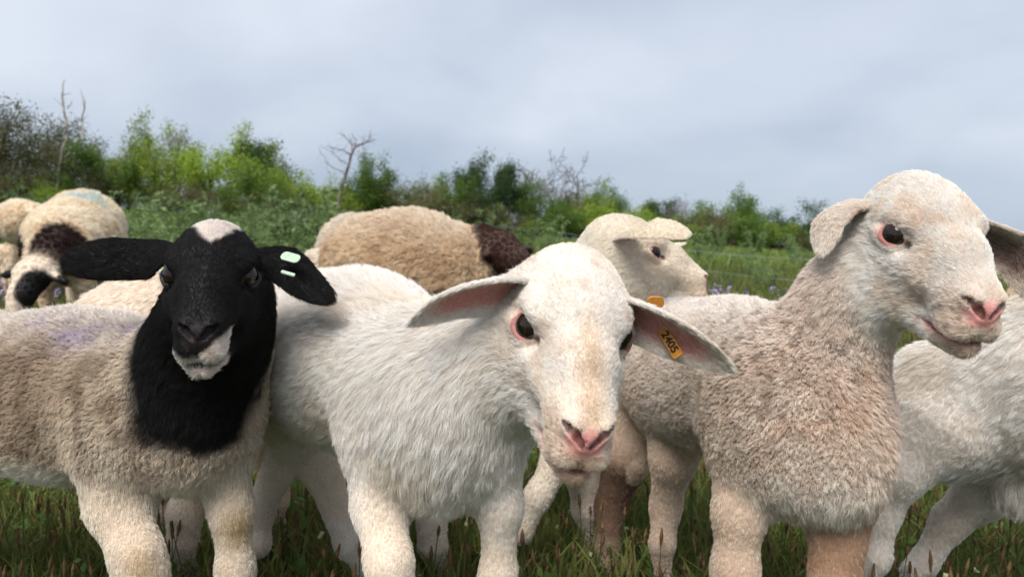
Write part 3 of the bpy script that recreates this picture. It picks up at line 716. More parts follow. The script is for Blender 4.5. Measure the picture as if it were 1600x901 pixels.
def paint_face(b, col, skin, dens, ln, pink=1.0, dirt=1.0):
    m = face_masks(b); X = b.V
    spots = sstep(0.70, 0.78, vnoise(X, 420, 5)) * (m['muzzle'] + m['lid']) * dirt
    col = mixc(col, col * srgb(205, 170, 140) * 1.25, m['muzzle'] * 0.35)
    pk = np.clip(m['nose'] + 0.75 * m['lip'], 0, 1) * pink
    skin = mixc(skin, srgb(226, 156, 148), pk); skin = mixc(skin, srgb(158, 96, 90), np.maximum(0.9 * m['rim'], 0.4 * m['lid']) * pink)
    skin = mixc(skin, srgb(70, 38, 36), m['line'] * 0.85); skin = mixc(skin, srgb(66, 30, 30), m['nostril'] * 0.9); skin = mixc(skin, srgb(60, 44, 36), m['tear'])
    col = mixc(col, srgb(120, 80, 72), m['line'] * 0.7); col = mixc(col, srgb(226, 178, 166), 0.8 * np.maximum(pk, 0.45 * m['lid'] * pink)); col = mixc(col, srgb(110, 84, 66), np.clip(0.55 * spots + 0.9 * m['tear'], 0, 1))
    dens = dens * (1 - 0.93 * m['nose']) * (1 - m['nostril']) * (1 - m['rim']) * (1 - 0.8 * m['line']); ln = ln * (1 - 0.85 * m['nose']) * (1 - 0.75 * m['rim']) * (1 - 0.55 * m['lid']) * (1 - 0.55 * m['lip'])
    return col, skin, dens, ln
def paint_ears(b, col, skin, dens, ln, inner=srgb(208, 140, 132), rim=None):
    e = b.ex[:, 0] > 0; i = e & (b.ex[:, 1] > 0); s, t = b.ex[:, 2], b.tt
    edge = np.clip(sstep(0.35, 0.9, np.abs(t)) + sstep(0.68, 0.95, s), 0, 1)
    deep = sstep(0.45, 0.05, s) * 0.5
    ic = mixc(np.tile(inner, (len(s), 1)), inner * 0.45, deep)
    if rim is not None: ic = mixc(ic, rim, edge * 0.8)
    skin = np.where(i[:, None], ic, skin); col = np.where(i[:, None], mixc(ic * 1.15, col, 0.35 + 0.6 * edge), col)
    dens = np.where(i, 0.35 + 0.65 * edge, dens); ln = np.where(i, 0.30, ln)
    return col, skin, dens, ln
def lashes_whiskers(b, side_list=(-1, 1), lash=(0.85, 0.82, 0.78), whisk=True, seed=3):
    g = np.random.default_rng(seed); st = []
    for sg in side_list:
        y = np.array([1, sg, 1]); ec = EYE_C * y; eo = EYE_OUT * y
        u = nrm(np.array([1.0, 0, -0.30]) - eo * (np.array([1.0, 0, -0.30]) @ eo)); v = np.cross(eo, u) * sg
        for i in range(46):
            a = g.uniform(-0.95, 0.9); base = ec + u * 0.0150 * a + v * (0.0092 * math.sqrt(max(0.05, 1 - a * a)) + 0.0012) + eo * (EYE_R * 0.92)
            d = nrm(eo * 1.0 + v * g.uniform(-0.35, 0.25) + u * (a * 0.5 + g.normal(0, 0.15))); l = g.uniform(0.006, 0.012)
            st.append((np.array([b.W(base + d * l * t - np.array([0, 0, 1]) * 0.003 * t * t) for t in (0, 0.35, 0.7, 1)]), lash))
    if whisk:
        for i in range(16):
            sg = g.choice((-1, 1)); p = np.array([g.uniform(0.095, 0.135), sg * g.uniform(0.012, 0.028), g.uniform(-0.085, -0.035)])
            d = nrm(np.array([g.uniform(-0.1, 0.7), sg * g.uniform(0.3, 1.0), g.uniform(-1.0, 0.0)])); l = g.uniform(0.012, 0.032)
            st.append((np.array([b.W(p + d * l * t - np.array([0, 0, 1]) * 0.010 * t * t) for t in (0, 0.3, 0.65, 1)]), (0.8, 0.78, 0.74)))
    return loose_hairs('whiskers', st, b.obj, 0.00007)
def near(b, p, r):
    """soft ball of influence round a world point"""
    return np.clip(1 - np.linalg.norm(b.V - np.asarray(p), axis=1) / r, 0, 1)
HAIRS = 1.0
def plate(name, c, u, v, n, hw, hh, th, mat, parent, rnd=0.3):
    """rounded plate spanned by u (half width hw) and v (half height hh)"""
    k = 6; pts = []
    r = rnd * min(hw, hh)
    for cx, cy_, a0 in ((hw - r, hh - r, 0), (-hw + r, hh - r, 90), (-hw + r, -hh + r, 180), (hw - r, -hh + r, 270)):
        for i in range(k): a = math.radians(a0 + 90 * i / (k - 1)); pts.append((cx + r * math.cos(a), cy_ + r * math.sin(a)))
    m_ = len(pts); A = np.array([c + u * x + v * y + n * (th * 0.5) for x, y in pts]); B = A - n * th
    vs_ = [tuple(p) for p in np.concatenate([A, B])]; f = [list(range(m_)), list(range(2 * m_ - 1, m_ - 1, -1))] + [[i + m_, (i + 1) % m_ + m_, (i + 1) % m_, i] for i in range(m_)]
    me = bpy.data.meshes.new(name); me.from_pydata(vs_, [], f); me.update(); me.materials.append(mat)
    return link(name, me, parent)
def ear_frame(e, s, t, inner=True):
    V, Q, S_, T_, I_, FL = e; i = np.argmin(np.abs(S_ - s) * 2 + np.abs(T_ - t) + (I_ != (1 if inner else 0)) * 10)
    return V[i], nrm(FL[i]), i
def prep(b, base):
    n = len(b.V); col = np.tile(base, (n, 1)); return col, np.ones(n), b.ln.copy()

def face_share(b): return np.clip(sstep(0.25, 0.6, b.w['head']) + b.ex[:, 0], 0, 1)
def dress_white():
    b = lamb_white().build()
    col, dens, ln = prep(b, WHITE); X = b.V
    f = fnoise(X, 9, 21); col = mixc(col, srgb(234, 221, 204), sstep(0.42, 0.75, f) * 0.8)
    low = sstep(0.42, 0.30, X[:, 2]); col = mixc(col, srgb(214, 192, 164), 0.0 * low * (1 - b.w['head']))
    q = b.hl(X); col = mixc(col, srgb(216, 202, 186), b.w['head'] * 0.55 * sstep(0.45, 0.7, fnoise(X, 45, 23))); col = mixc(col, srgb(214, 186, 152), b.w['head'] * 0.5 * sstep(0.020, 0.0, np.abs(q[:, 1])) * sstep(0.03, 0.07, q[:, 0]))
    skin = col * srgb(247, 238, 231)
    col, skin, dens, ln = paint_face(b, col, skin, dens, ln); col, skin, dens, ln = paint_ears(b, col, skin, dens, ln, rim=WHITE)
    skin = mixc(skin, srgb(60, 50, 42), b.w['hoof'])
    o = b.finish(col, skin); b.eyes()
    hd = face_share(b)
    grow_fur('coat', X, b.Q, b.N, b.flow, ln * 0.0108, dens * (1 - hd), col, int(430000 * HAIRS), o, 0.00016, 0.28, 0.17, (0.0058, 0.38), 0.0, 5, 31, 0.22, lenvar=0.5)
    grow_fur('face_coat', X, b.Q, b.N, b.flow, ln * 0.0150, dens * hd, col, int(170000 * HAIRS), o, 0.00014, 0.32, 0.16, (0.004, 0.18), 0.0, 4, 32, 0.1)
    lashes_whiskers(b)
    # orange ear tag hanging inside the ear, number 2405
    e = b.ears[1]; c, T, i = ear_frame(e, 0.38, 0.15)
    nn = nrm(CAM - c); T = nrm(T - nn * (T @ nn)); u = np.cross(nn, T)
    n2 = nrm(nn + CR * -0.45); u = nrm(CR * 0.80 - CU * 0.05 - n2 * ((CR * 0.8 - CU * .05) @ n2)); vv = np.cross(n2, u)
    along = nrm(CR * 0.62 - CU * 0.80); along = nrm(along - n2 * (along @ n2)); acr = np.cross(along, n2)
    cc = P(1047, 534, 0.740)
    tg = plate('ear_tag', cc, along, acr, n2, 0.0165, 0.0056, 0.0014, M_ORANGE, o)
    fc = bpy.data.curves.new('digits', 'FONT'); fc.body = '2405'; fc.size = 0.0112; fc.align_x = 'CENTER'; fc.align_y = 'CENTER'; fc.extrude = 0.0002; fc.offset = 0.0003
    tmp = bpy.data.objects.new('digits', fc); COL.objects.link(tmp); bpy.context.view_layer.update()
    me = bpy.data.meshes.new_from_object(tmp.evaluated_get(bpy.context.evaluated_depsgraph_get())); bpy.data.objects.remove(tmp)
    mm = Matrix.Identity(4); ty = np.cross(n2, along)
    for r_ in range(3): mm[r_][0], mm[r_][1], mm[r_][2], mm[r_][3] = along[r_], ty[r_], n2[r_], (cc + n2 * 0.0012)[r_]
    me.transform(mm); me.materials.clear(); me.materials.append(M_INK); me.name = 'tag_number'; link('tag_number', me, tg)
    plate('ear_tag', P(1024, 472, 0.765), CR, nrm(CU * 0.9 - CF * 0.3), nrm(CF * 0.9 + CU * .3), 0.0085, 0.0060, 0.004, M_ORANGE, o, 0.9)
    return b
def dress_right():
    b = lamb_right().build()
    col, dens, ln = prep(b, srgb(232, 221, 208)); X = b.V; q = b.hl(X); pj = proj(X)
    f = fnoise(X, 16, 41); col = mixc(col, srgb(212, 194, 174), sstep(0.45, 0.7, f) * 0.6)
    chest = near(b, P(1300, 660, 0.85), 0.20); col = mixc(col, srgb(234, 217, 202), chest * 0.9)
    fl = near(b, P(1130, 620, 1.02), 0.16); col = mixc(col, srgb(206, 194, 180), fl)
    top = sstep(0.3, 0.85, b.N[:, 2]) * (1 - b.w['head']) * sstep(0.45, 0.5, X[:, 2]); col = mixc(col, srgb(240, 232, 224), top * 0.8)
    for p, r in ((P(1080, 500, 1.25), 0.05), (P(1120, 505, 1.12), 0.045)): col = mixc(col, srgb(172, 152, 176), near(b, p, r) * sstep(.4, .6, fnoise(X, 60, 43)) * 0.8)
    col = mixc(col, srgb(238, 221, 209), b.w['neck'] * 0.55)
    col = mixc(col, srgb(242, 233, 222), np.clip(near(b, P(1285, 800, 0.88), 0.11) * 1.6, 0, 1)); grey = sstep(.45, .62, fnoise(X, 120, 48, 2)) * near(b, P(1140, 690, 0.98), 0.16) * 1.6; col = mixc(col, srgb(176, 158, 140), grey * 0.8)
    tan = sstep(.48, .66, fnoise(X, 45, 49, 3)) * near(b, P(1260, 640, 0.86), 0.16) * 1.5; col = mixc(col, srgb(224, 198, 176), tan * 0.5)
    dirt = sstep(0.56, 0.68, fnoise(X, 150, 44, 2)) * near(b, P(1225, 560, 0.95), 0.16) * 2.0; col = mixc(col, srgb(140, 112, 88), np.clip(dirt, 0, 0.6))
    lg = b.w['leg'] + b.w['hoof']; col = mixc(col, srgb(234, 216, 196), lg * 0.8)
    far = lg * near(b, P(1308, 860, 0.90), 0.30) * (pj[:, 0] > 1235); col = mixc(col, srgb(186, 148, 116), np.clip(far * 1.5, 0, 1) * (0.45 + 0.55 * fnoise(X, 30, 47)))
    br = lg * (pj[:, 0] < 1003) * sstep(640, 690, pj[:, 1]) ; hz_ = X[:, 2]
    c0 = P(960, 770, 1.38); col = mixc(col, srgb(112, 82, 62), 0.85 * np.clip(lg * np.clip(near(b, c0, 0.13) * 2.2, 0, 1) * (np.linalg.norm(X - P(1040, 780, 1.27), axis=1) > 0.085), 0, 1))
    col = mixc(col, srgb(242, 235, 226), np.clip(b.w['head'] * 1.5, 0, 1)); col = mixc(col, srgb(222, 200, 178), b.w['head'] * sstep(.5, .75, fnoise(X, 34, 46)) * 0.5)
    skin = col * srgb(232, 214, 204) * 0.88
    col, skin, dens, ln = paint_face(b, col, skin, dens, ln); col, skin, dens, ln = paint_ears(b, col, skin, dens, ln, inner=srgb(92, 60, 52), rim=srgb(190, 160, 140))
    near_ear = (b.ex[:, 0] > 0) & (b.ex[:, 1] < 0.5); col = np.where(near_ear[:, None], mixc(col, srgb(238, 226, 214), np.ones(len(col))), col)
    skin = mixc(skin, srgb(60, 50, 42), b.w['hoof'])
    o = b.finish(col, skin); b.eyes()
    hair = np.clip(b.w['head'] + b.w['leg'] + b.w['hoof'] + b.ex[:, 0] + 0.4 * b.w['neck'], 0, 1); hair = np.clip(hair + near(b, P(1290, 790, .9), 0.10) * 1.5, 0, 1)
    hd = face_share(b)
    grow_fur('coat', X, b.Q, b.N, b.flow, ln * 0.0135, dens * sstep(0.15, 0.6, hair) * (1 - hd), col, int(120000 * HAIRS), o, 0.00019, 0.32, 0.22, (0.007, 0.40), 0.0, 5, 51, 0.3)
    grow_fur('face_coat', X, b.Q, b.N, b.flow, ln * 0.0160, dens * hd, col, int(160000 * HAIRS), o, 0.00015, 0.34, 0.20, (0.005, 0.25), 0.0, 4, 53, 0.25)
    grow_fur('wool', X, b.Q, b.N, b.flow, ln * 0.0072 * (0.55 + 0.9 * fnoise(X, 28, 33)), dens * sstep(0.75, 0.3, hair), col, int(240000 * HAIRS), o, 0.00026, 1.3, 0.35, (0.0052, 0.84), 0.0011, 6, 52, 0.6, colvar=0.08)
    lashes_whiskers(b)
    return b
def dress_black():
    b = lamb_black().build()
    col, dens, ln = prep(b, srgb(222, 208, 188)); X = b.V; q = b.hl(X)
    f = fnoise(X, 14, 61); col = mixc(col, srgb(196, 174, 150), sstep(0.40, 0.7, f) * 0.6)
    col = mixc(col, srgb(184, 164, 142), near(b, P(40, 640, 0.88), 0.16) * 0.7);  # flank wool darkened, mostly shade put into the colour
    top = sstep(0.25, 0.8, b.N[:, 2]) * sstep(0.42, 0.5, X[:, 2]); col = mixc(col, srgb(232, 224, 218), top * 0.85)  # back whitened where it faces up: light from above painted into the wool
    for px, r in ((60, 0.06), (190, 0.035), (120, .05)): col = mixc(col, srgb(180, 164, 206), near(b, P(px, 498, 0.90), r) * sstep(.35, .6, fnoise(X, 50, 63)) * 0.9)
    lg = np.clip(b.w['leg'] + b.w['hoof'], 0, 1); col = mixc(col, srgb(236, 226, 210), lg)
    for p in (P(225, 890, 0.83), P(375, 830, .90)): col = mixc(col, srgb(196, 174, 126), near(b, p, 0.035) * 1.2)
    col = mixc(col, srgb(176, 140, 128), near(b, P(255, 735, .88), 0.035))
    belly = sstep(0.335, 0.305, X[:, 2]) * (1 - lg); col = mixc(col, srgb(240, 230, 214), belly)
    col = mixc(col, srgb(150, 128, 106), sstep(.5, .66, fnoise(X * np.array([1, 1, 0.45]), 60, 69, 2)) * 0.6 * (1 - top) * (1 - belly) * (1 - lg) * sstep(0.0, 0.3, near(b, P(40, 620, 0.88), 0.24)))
    # black head and bib
    a_, c_ = b.W((-0.03, 0, -0.03)), P(298, 634, 0.90); ba = c_ - a_; t = np.clip(((X - a_) @ ba) / (ba @ ba), 0, 1)
    dd = np.linalg.norm(X - a_ - t[:, None] * ba, axis=1) - (np.interp(t, [0, 0.5, 1], [0.080, 0.074, 0.069]) + 0.006 * (fnoise(X, 22, 65) - .5) * 2)
    bibr = sstep(0.005, -0.005, dd - 0.004 * (vnoise(X, 150, 66) - .5)); blackm = np.clip(bibr + (b.w['head'] > 0.3) + b.ex[:, 0], 0, 1)
    blaze = (b.w['head'] > 0.3) * sstep(0.004, -0.003, np.abs(q[:, 1] - 0.002) - np.interp(q[:, 0], [-0.09, -0.03, 0.01, 0.036], [0.030, 0.028, 0.013, -0.004]) - 0.005 * (vnoise(X, 240, 67) - .5)) * (q[:, 2] > 0.02)
    wm = sstep(-0.042, -0.049, q[:, 2] - 0.95 * np.clip(q[:, 1], -0.003, 0.018) - 0.006 * (vnoise(X, 200, 68) - .5)) * sstep(0.086, 0.096, q[:, 0]) * (b.w['head'] > 0.3)
    tuft = np.clip(1 - np.linalg.norm((q - [0.085, 0.010, -0.083]) / [0.02, 0.014, 0.018], axis=1), 0, 1) * 1.3 * (b.w['head'] > 0.3)
    white = np.clip(blaze + wm * 0.92 + tuft, 0, 1)
    col = mixc(col, BLACK, blackm); col = mixc(col, srgb(226, 218, 210), white)
    skin = mixc(col * srgb(230, 212, 200), np.array([0.012, 0.010, 0.010]), blackm * (1 - white)); m = face_masks(b); skin = mixc(skin, np.array([.006, .005, .005]), m['nostril'])
    col = mixc(col, srgb(50, 40, 38), np.clip(m['line'] + 0.35 * m['lip'], 0, 1) * (b.w['head'] > .3)); skin = mixc(skin, srgb(40, 32, 32), m['nose'] * 0.9); skin = mixc(skin, srgb(70, 52, 48), np.clip(m['line'] + 0.4 * m['lip'], 0, 1)); skin = mixc(skin, np.array([.02, .016, .014]), m['lid'])
    dens = dens * (1 - 0.9 * m['nose']) * (1 - m['rim']) * (1 - 0.8 * m['line']) * np.where(b.ex[:, 1] > 0, 0.5, 1.0); ln = ln * (1 - .8 * m['nose']) * (1 - .6 * m['lid'])
    skin = mixc(skin, srgb(60, 50, 42), b.w['hoof'])
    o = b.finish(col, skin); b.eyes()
    hair = np.clip(b.w['head'] + lg + b.ex[:, 0] + bibr + sstep(0.33, 0.29, X[:, 2]), 0, 1)
    ln = ln * (1 + 1.2 * tuft); ln = np.where(bibr > 0.5, np.minimum(ln, 0.5), ln)
    hd = face_share(b)
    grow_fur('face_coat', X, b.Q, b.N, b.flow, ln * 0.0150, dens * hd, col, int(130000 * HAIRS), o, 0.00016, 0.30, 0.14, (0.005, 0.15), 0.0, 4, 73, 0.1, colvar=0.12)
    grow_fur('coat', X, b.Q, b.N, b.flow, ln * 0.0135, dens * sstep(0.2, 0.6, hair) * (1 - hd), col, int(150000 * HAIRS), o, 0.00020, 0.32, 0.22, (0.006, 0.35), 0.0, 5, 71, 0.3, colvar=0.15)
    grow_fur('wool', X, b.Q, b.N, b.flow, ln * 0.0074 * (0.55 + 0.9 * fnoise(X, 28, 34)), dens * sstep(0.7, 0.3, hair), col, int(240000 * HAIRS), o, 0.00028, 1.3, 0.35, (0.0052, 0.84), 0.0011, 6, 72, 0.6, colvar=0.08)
    lashes_whiskers(b, lash=(0.02, 0.02, 0.02), whisk=False)
    n1 = nrm(-CF * 0.75 + CU * 0.65); u = nrm(CR * 0.88 - CU * 0.42); u = nrm(u - n1 * (u @ n1))
    plate('ear_tag', P(454, 402, 0.852), u, np.cross(n1, u), n1, 0.0112, 0.0062, 0.0014, M_MINT, o, 0.8)
    plate('ear_tag', P(450, 427, 0.842), u, np.cross(n1, u), nrm(n1 + CU), 0.0085, 0.0018, 0.0014, M_MINT, o, 0.6)
    return b
def dress_simple(b, base, seed, n, wool=0.5, tone=None, pink=0.6, length=0.018, radius=0.0003, extra=None, h=0.006, lump=0.0, lumpf=25, clump=None):
    b.build(h, 0.0026); col, dens, ln = prep(b, base)
    if lump: b.V = b.V + b.N * (lump * (1 - b.w['head']) * (fnoise(b.V, lumpf, seed + 9) - 0.5) * 2)[:, None]
    X = b.V
    col = mixc(col, base * srgb(236, 220, 198) * 1.02 if tone is None else tone, sstep(0.42, 0.72, fnoise(X, 12, seed)) * 0.7)
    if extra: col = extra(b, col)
    skin = col * srgb(246, 237, 230)
    if b.head: col, skin, dens, ln = paint_face(b, col, skin, dens, ln, pink=pink, dirt=0.0)
    if b.ears: col, skin, dens, ln = paint_ears(b, col, skin, dens, ln, rim=WHITE)
    skin = mixc(skin, srgb(60, 50, 42), b.w['hoof'])
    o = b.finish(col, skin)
    if b.head: b.eyes(); lashes_whiskers(b, whisk=False)
    hd = face_share(b) if b.head else np.zeros(len(X))
    if b.head: grow_fur('face_coat', X, b.Q, b.N, b.flow, ln * 0.013, dens * hd, col, int(n * 0.8), o, radius * 0.7, 0.30, 0.16, (0.005, 0.2), 0.0, 4, seed + 1, 0.15)
    if wool > 0:
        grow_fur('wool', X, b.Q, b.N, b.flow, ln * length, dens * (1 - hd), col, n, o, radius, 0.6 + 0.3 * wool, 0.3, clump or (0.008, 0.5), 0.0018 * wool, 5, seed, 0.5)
    else:
        grow_fur('coat', X, b.Q, b.N, b.flow, ln * length, dens, col, n, o, radius, 0.30, 0.16, (0.010, 0.42), 0.0, 5, seed, 0.2)
    return b

# ------------------------------------------------------------------ sheep farther off
def stand(b, spots, d, rtop, rfoot=0.022):
    """four plain legs under a far sheep: spots are (px, depth)"""
    for px, dd in spots:
        g = ground_at(px, dd); t = g + np.array([0, 0, 0.40]); b.S.cone(t, g + np.array([0, 0, 0.22]), rtop, rfoot * 1.4, 0.05, (0, 0, -1), 0.3, tagn='leg')
        b.S.cone(g + np.array([0, 0, 0.22]), g + np.array([0, 0, 0.02]), rfoot * 1.3, rfoot, 0.02, (0, 0, -1), 0.2, tagn='leg')
def ewe_tan():
    b = Beast('tan_ewe', 'tan woolly ewe with dark brown head lowered, standing behind the white lamb', 'sheep'); b.fwd = np.array([1.0, -0.2])
    b.chain([(700, 428, 2.95, 76), (640, 421, 3.02, 82), (588, 420, 3.10, 82)], 0.10, 1.0, 0.5)
    b.chain([(715, 415, 2.93, 50), (755, 384, 2.92, 26), (785, 390, 2.88, 24)], 0.05, 0.4, 0.2, tagn='neck')
    b.chain([(785, 392, 2.88, 28), (806, 412, 2.85, 22), (822, 450, 2.82, 14)], 0.04, 0.25, 0.2, tagn='head')
    for p, q in (((775, 372, 2.92), (758, 400, 2.80)), ((800, 385, 2.95), (830, 392, 3.0))):
        b.S.cone(P(*p), P(*q), 0.022, 0.014, 0.02, None, 0.2, tagn='head')
    stand(b, ((560, 3.2), (600, 3.0), (690, 3.05), (720, 2.85)), 3, 0.06)
    def ex(b, col):
        hd = np.clip(b.w['head'] + b.w['neck'] * 1.2 - 0.15, 0, 1); col = mixc(col, srgb(66, 42, 34), sstep(0.45, 0.6, hd))
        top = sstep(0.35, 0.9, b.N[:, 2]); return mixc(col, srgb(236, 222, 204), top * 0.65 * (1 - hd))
    return dress_simple(b, srgb(224, 202, 172), 91, 110000, 0.8, tone=srgb(204, 174, 140), length=0.020, radius=0.0008, extra=ex, h=0.014, lump=0.014, lumpf=26, clump=(0.022, 0.55))
def pied():
    b = Beast('pied_ewe', 'cream ewe with dark brown shoulder patches, grazing with its white face down', 'sheep'); b.fwd = np.array([-0.3, -1.0])
    b.chain([(98, 384, 3.95, 55), (112, 378, 4.25, 59), (125, 374, 4.6, 56)], 0.10, 1.0, 0.5)
    b.chain([(88, 390, 3.9, 34), (66, 418, 3.75, 24)], 0.06, 0.6, 0.3, tagn='neck')
    b.S.ell(P(55, 428, 3.70), (0.085, 0.09, 0.075), k=0.04, ln=0.3, tagn='head')
    b.chain([(50, 432, 3.68, 25), (34, 462, 3.62, 18), (24, 486, 3.60, 14)], 0.03, 0.25, 0.2, tagn='head')
    for q in ((8, 430, 3.72), (102, 440, 3.68)): b.S.cone(P(55, 416, 3.74), P(*q), 0.028, 0.020, 0.02, None, 0.2, tagn='head')
    stand(b, ((70, 4.0), (130, 3.95), (120, 4.6), (165, 4.55)), 4, 0.07)
    def ex(b, col):
        dk = srgb(48, 30, 26); blk = np.array([.012, .011, .011]); bd = 1 - np.clip(b.w['head'] * 1.5, 0, 1)
        for p, r in ((P(92, 388, 3.76), 0.135), (P(36, 392, 3.85), 0.085), (P(125, 430, 3.80), .10)): col = mixc(col, dk, sstep(0.30, 0.42, near(b, p, r * 1.6) + 0.12 * (fnoise(b.V, 14, 4) - .5)) * bd)
        hd = np.clip(b.w['head'] * 1.5, 0, 1); col = mixc(col, srgb(236, 224, 208), hd)
        for p, r in ((P(60, 452, 3.60), 0.105), (P(2, 448, 3.64), 0.06), (P(106, 440, 3.68), .06), (P(4, 430, 3.72), 0.06)): col = mixc(col, blk, sstep(0.30, 0.40, near(b, p, r * 1.5)) * hd)
        return col
    return dress_simple(b, srgb(240, 226, 204), 92, 80000, 0.8, tone=srgb(216, 190, 154), length=0.018, radius=0.0009, extra=ex, h=0.014, lump=0.014, lumpf=24, clump=(0.03, 0.6))
def plain_far(name, label, pts, legs, base, seed, extra=None, n=40000, length=0.018, radius=0.0010, tail=None, h=0.016):
    b = Beast(name, label, 'sheep'); b.fwd = np.array([0.0, 1.0]); b.chain(pts, 0.10, 1.0, 0.5); stand(b, legs, 4, 0.06)
    if tail: b.chain(tail, 0.05, 0.7, 0.3, tagn='neck')
    return dress_simple(b, base, seed, n, 0.7, length=length, radius=radius, extra=extra, h=h, lump=0.012, lumpf=24, clump=(0.03, 0.6))
def far_flock():
    ewe_tan(); pied()
    def blue(b, col):
        col = mixc(col, srgb(170, 200, 206), near(b, P(135, 305, 5.0), 0.26) * 1.6 * sstep(.3, .7, fnoise(b.V, 12, 7)))
        return mixc(col, srgb(84, 50, 38), sstep(0.3, 0.45, near(b, P(122, 322, 4.75), 0.20)))
    plain_far('marked_ewe', 'cream ewe with pale blue paint and a brown streak on its back', [(115, 362, 4.95, 46), (130, 358, 5.2, 54), (140, 358, 5.6, 48)], ((110, 5.0), (160, 5.0), (130, 5.5), (180, 5.5)), srgb(240, 228, 206), 93, blue,
              tail=[(115, 360, 4.95, 34), (100, 400, 4.9, 20)])
    plain_far('cream_ewe', 'cream ewe with its rump turned, small among the weeds behind the pied one', [(36, 345, 5.5, 30), (28, 345, 5.9, 32)], ((20, 5.6), (55, 5.6), (10, 6.0), (40, 6.0)), srgb(240, 226, 204), 94,
              tail=[(50, 332, 5.4, 16), (56, 346, 5.35, 10)])
    def bl2(b, col): return mixc(col, srgb(176, 204, 206), near(b, P(560, 336, 3.9), 0.20) * 1.5)
    plain_far('blue_marked_sheep', 'pale sheep with blue paint on its back, just showing over the tan ewe', [(590, 392, 4.1, 54), (552, 390, 4.15, 54)], ((530, 4.1), (580, 4.1), (540, 4.4), (600, 4.4)), srgb(228, 216, 200), 95, bl2)
    plain_far('white_sheep', 'white sheep showing only its rump beside the tan ewe', [(530, 432, 3.45, 38), (503, 430, 3.5, 38)], ((490, 3.5), (525, 3.5), (500, 3.7), (530, 3.7)), srgb(238, 226, 210), 96)
    plain_far('distant_sheep', 'cream sheep beyond the beige lamb\'s head, grazing by itself', [(1600, 474, 4.4, 26), (1640, 470, 4.4, 40), (1700, 470, 4.5, 44)], ((1610, 4.4), (1690, 4.4), (1620, 4.7), (1700, 4.7)), srgb(238, 222, 196), 97)
# ------------------------------------------------------------------ the field
def terrain(x, y):
    """flat where the flock stands, rising gently beyond and to the left"""
    x = np.asarray(x, float); y = np.asarray(y, float)
    return sstep(5.0, 25.0, y) * np.clip(0.55 - 0.037 * x, 0.05, 1.5) + sstep(3, 12, y) * 0.05 * np.sin(x * 0.7 + 0.4 * y)
def gp(px, d):
    q = P(px, 450.5, d); return np.array([q[0], q[1], float(terrain(q[0], q[1]))])
def field_material():
    m = bpy.data.materials.new('meadow_soil'); m.use_nodes = True; nt = m.node_tree; b = nt.nodes['Principled BSDF']; b.inputs['Roughness'].default_value = 0.95; b.inputs['Specular IOR Level'].default_value = 0.1
    tx = nt.nodes.new('ShaderNodeTexCoord')
    def noise(s, d=6):
        n = nt.nodes.new('ShaderNodeTexNoise'); n.inputs['Scale'].default_value = s; n.inputs['Detail'].default_value = d; nt.links.new(tx.outputs['Object'], n.inputs['Vector']); return n.outputs[0]
    def ramp(src, stops):
        r = nt.nodes.new('ShaderNodeValToRGB'); nt.links.new(src, r.inputs[0]); e = r.color_ramp.elements
        e[0].position, e[0].color = stops[0][0], (*stops[0][1], 1); e[1].position, e[1].color = stops[-1][0], (*stops[-1][1], 1)
        for p, c in stops[1:-1]: k = e.new(p); k.color = (*c, 1)
        return r.outputs[0]
    a = ramp(noise(0.35), [(0.35, (0.045, 0.075, 0.022)), (0.5, (0.075, 0.10, 0.032)), (0.68, (0.16, 0.11, 0.065))])
    c = ramp(noise(14, 8), [(0.35, (0.35, 0.35, 0.32)), (0.65, (1.1, 1.1, 1.05))])
    x = nt.nodes.new('ShaderNodeMix'); x.data_type = 'RGBA'; x.blend_type = 'MULTIPLY'; x.inputs['Factor'].default_value = 1; nt.links.new(a, x.inputs['A']); nt.links.new(c, x.inputs['B'])
    nt.links.new(x.outputs['Result'], b.inputs['Base Color'])
    bp = nt.nodes.new('ShaderNodeBump'); bp.inputs['Strength'].default_value = 0.8; bp.inputs['Distance'].default_value = 0.03; nt.links.new(noise(40, 5), bp.inputs['Height']); nt.links.new(bp.outputs[0], b.inputs['Normal'])
    return m
def build_ground():
    ys = np.concatenate([np.linspace(-6, 30, 90), np.geomspace(32, 1500, 24)]); xs = np.concatenate([-np.geomspace(1500, 42, 14), np.linspace(-40, 40, 81), np.geomspace(42, 1500, 14)])
    X, Y = np.meshgrid(xs, ys, indexing='ij'); V = np.stack([X, Y, terrain(X, Y)], -1).reshape(-1, 3); a = np.arange(len(V)).reshape(X.shape)
    Q = np.stack([a[:-1, :-1], a[1:, :-1], a[1:, 1:], a[:-1, 1:]], -1).reshape(-1, 4)
    me = mesh_np('ground', V, Q); me.materials.append(field_material()); tag(link('ground', me), 'green and brown meadow ground under the flock', kind='structure')

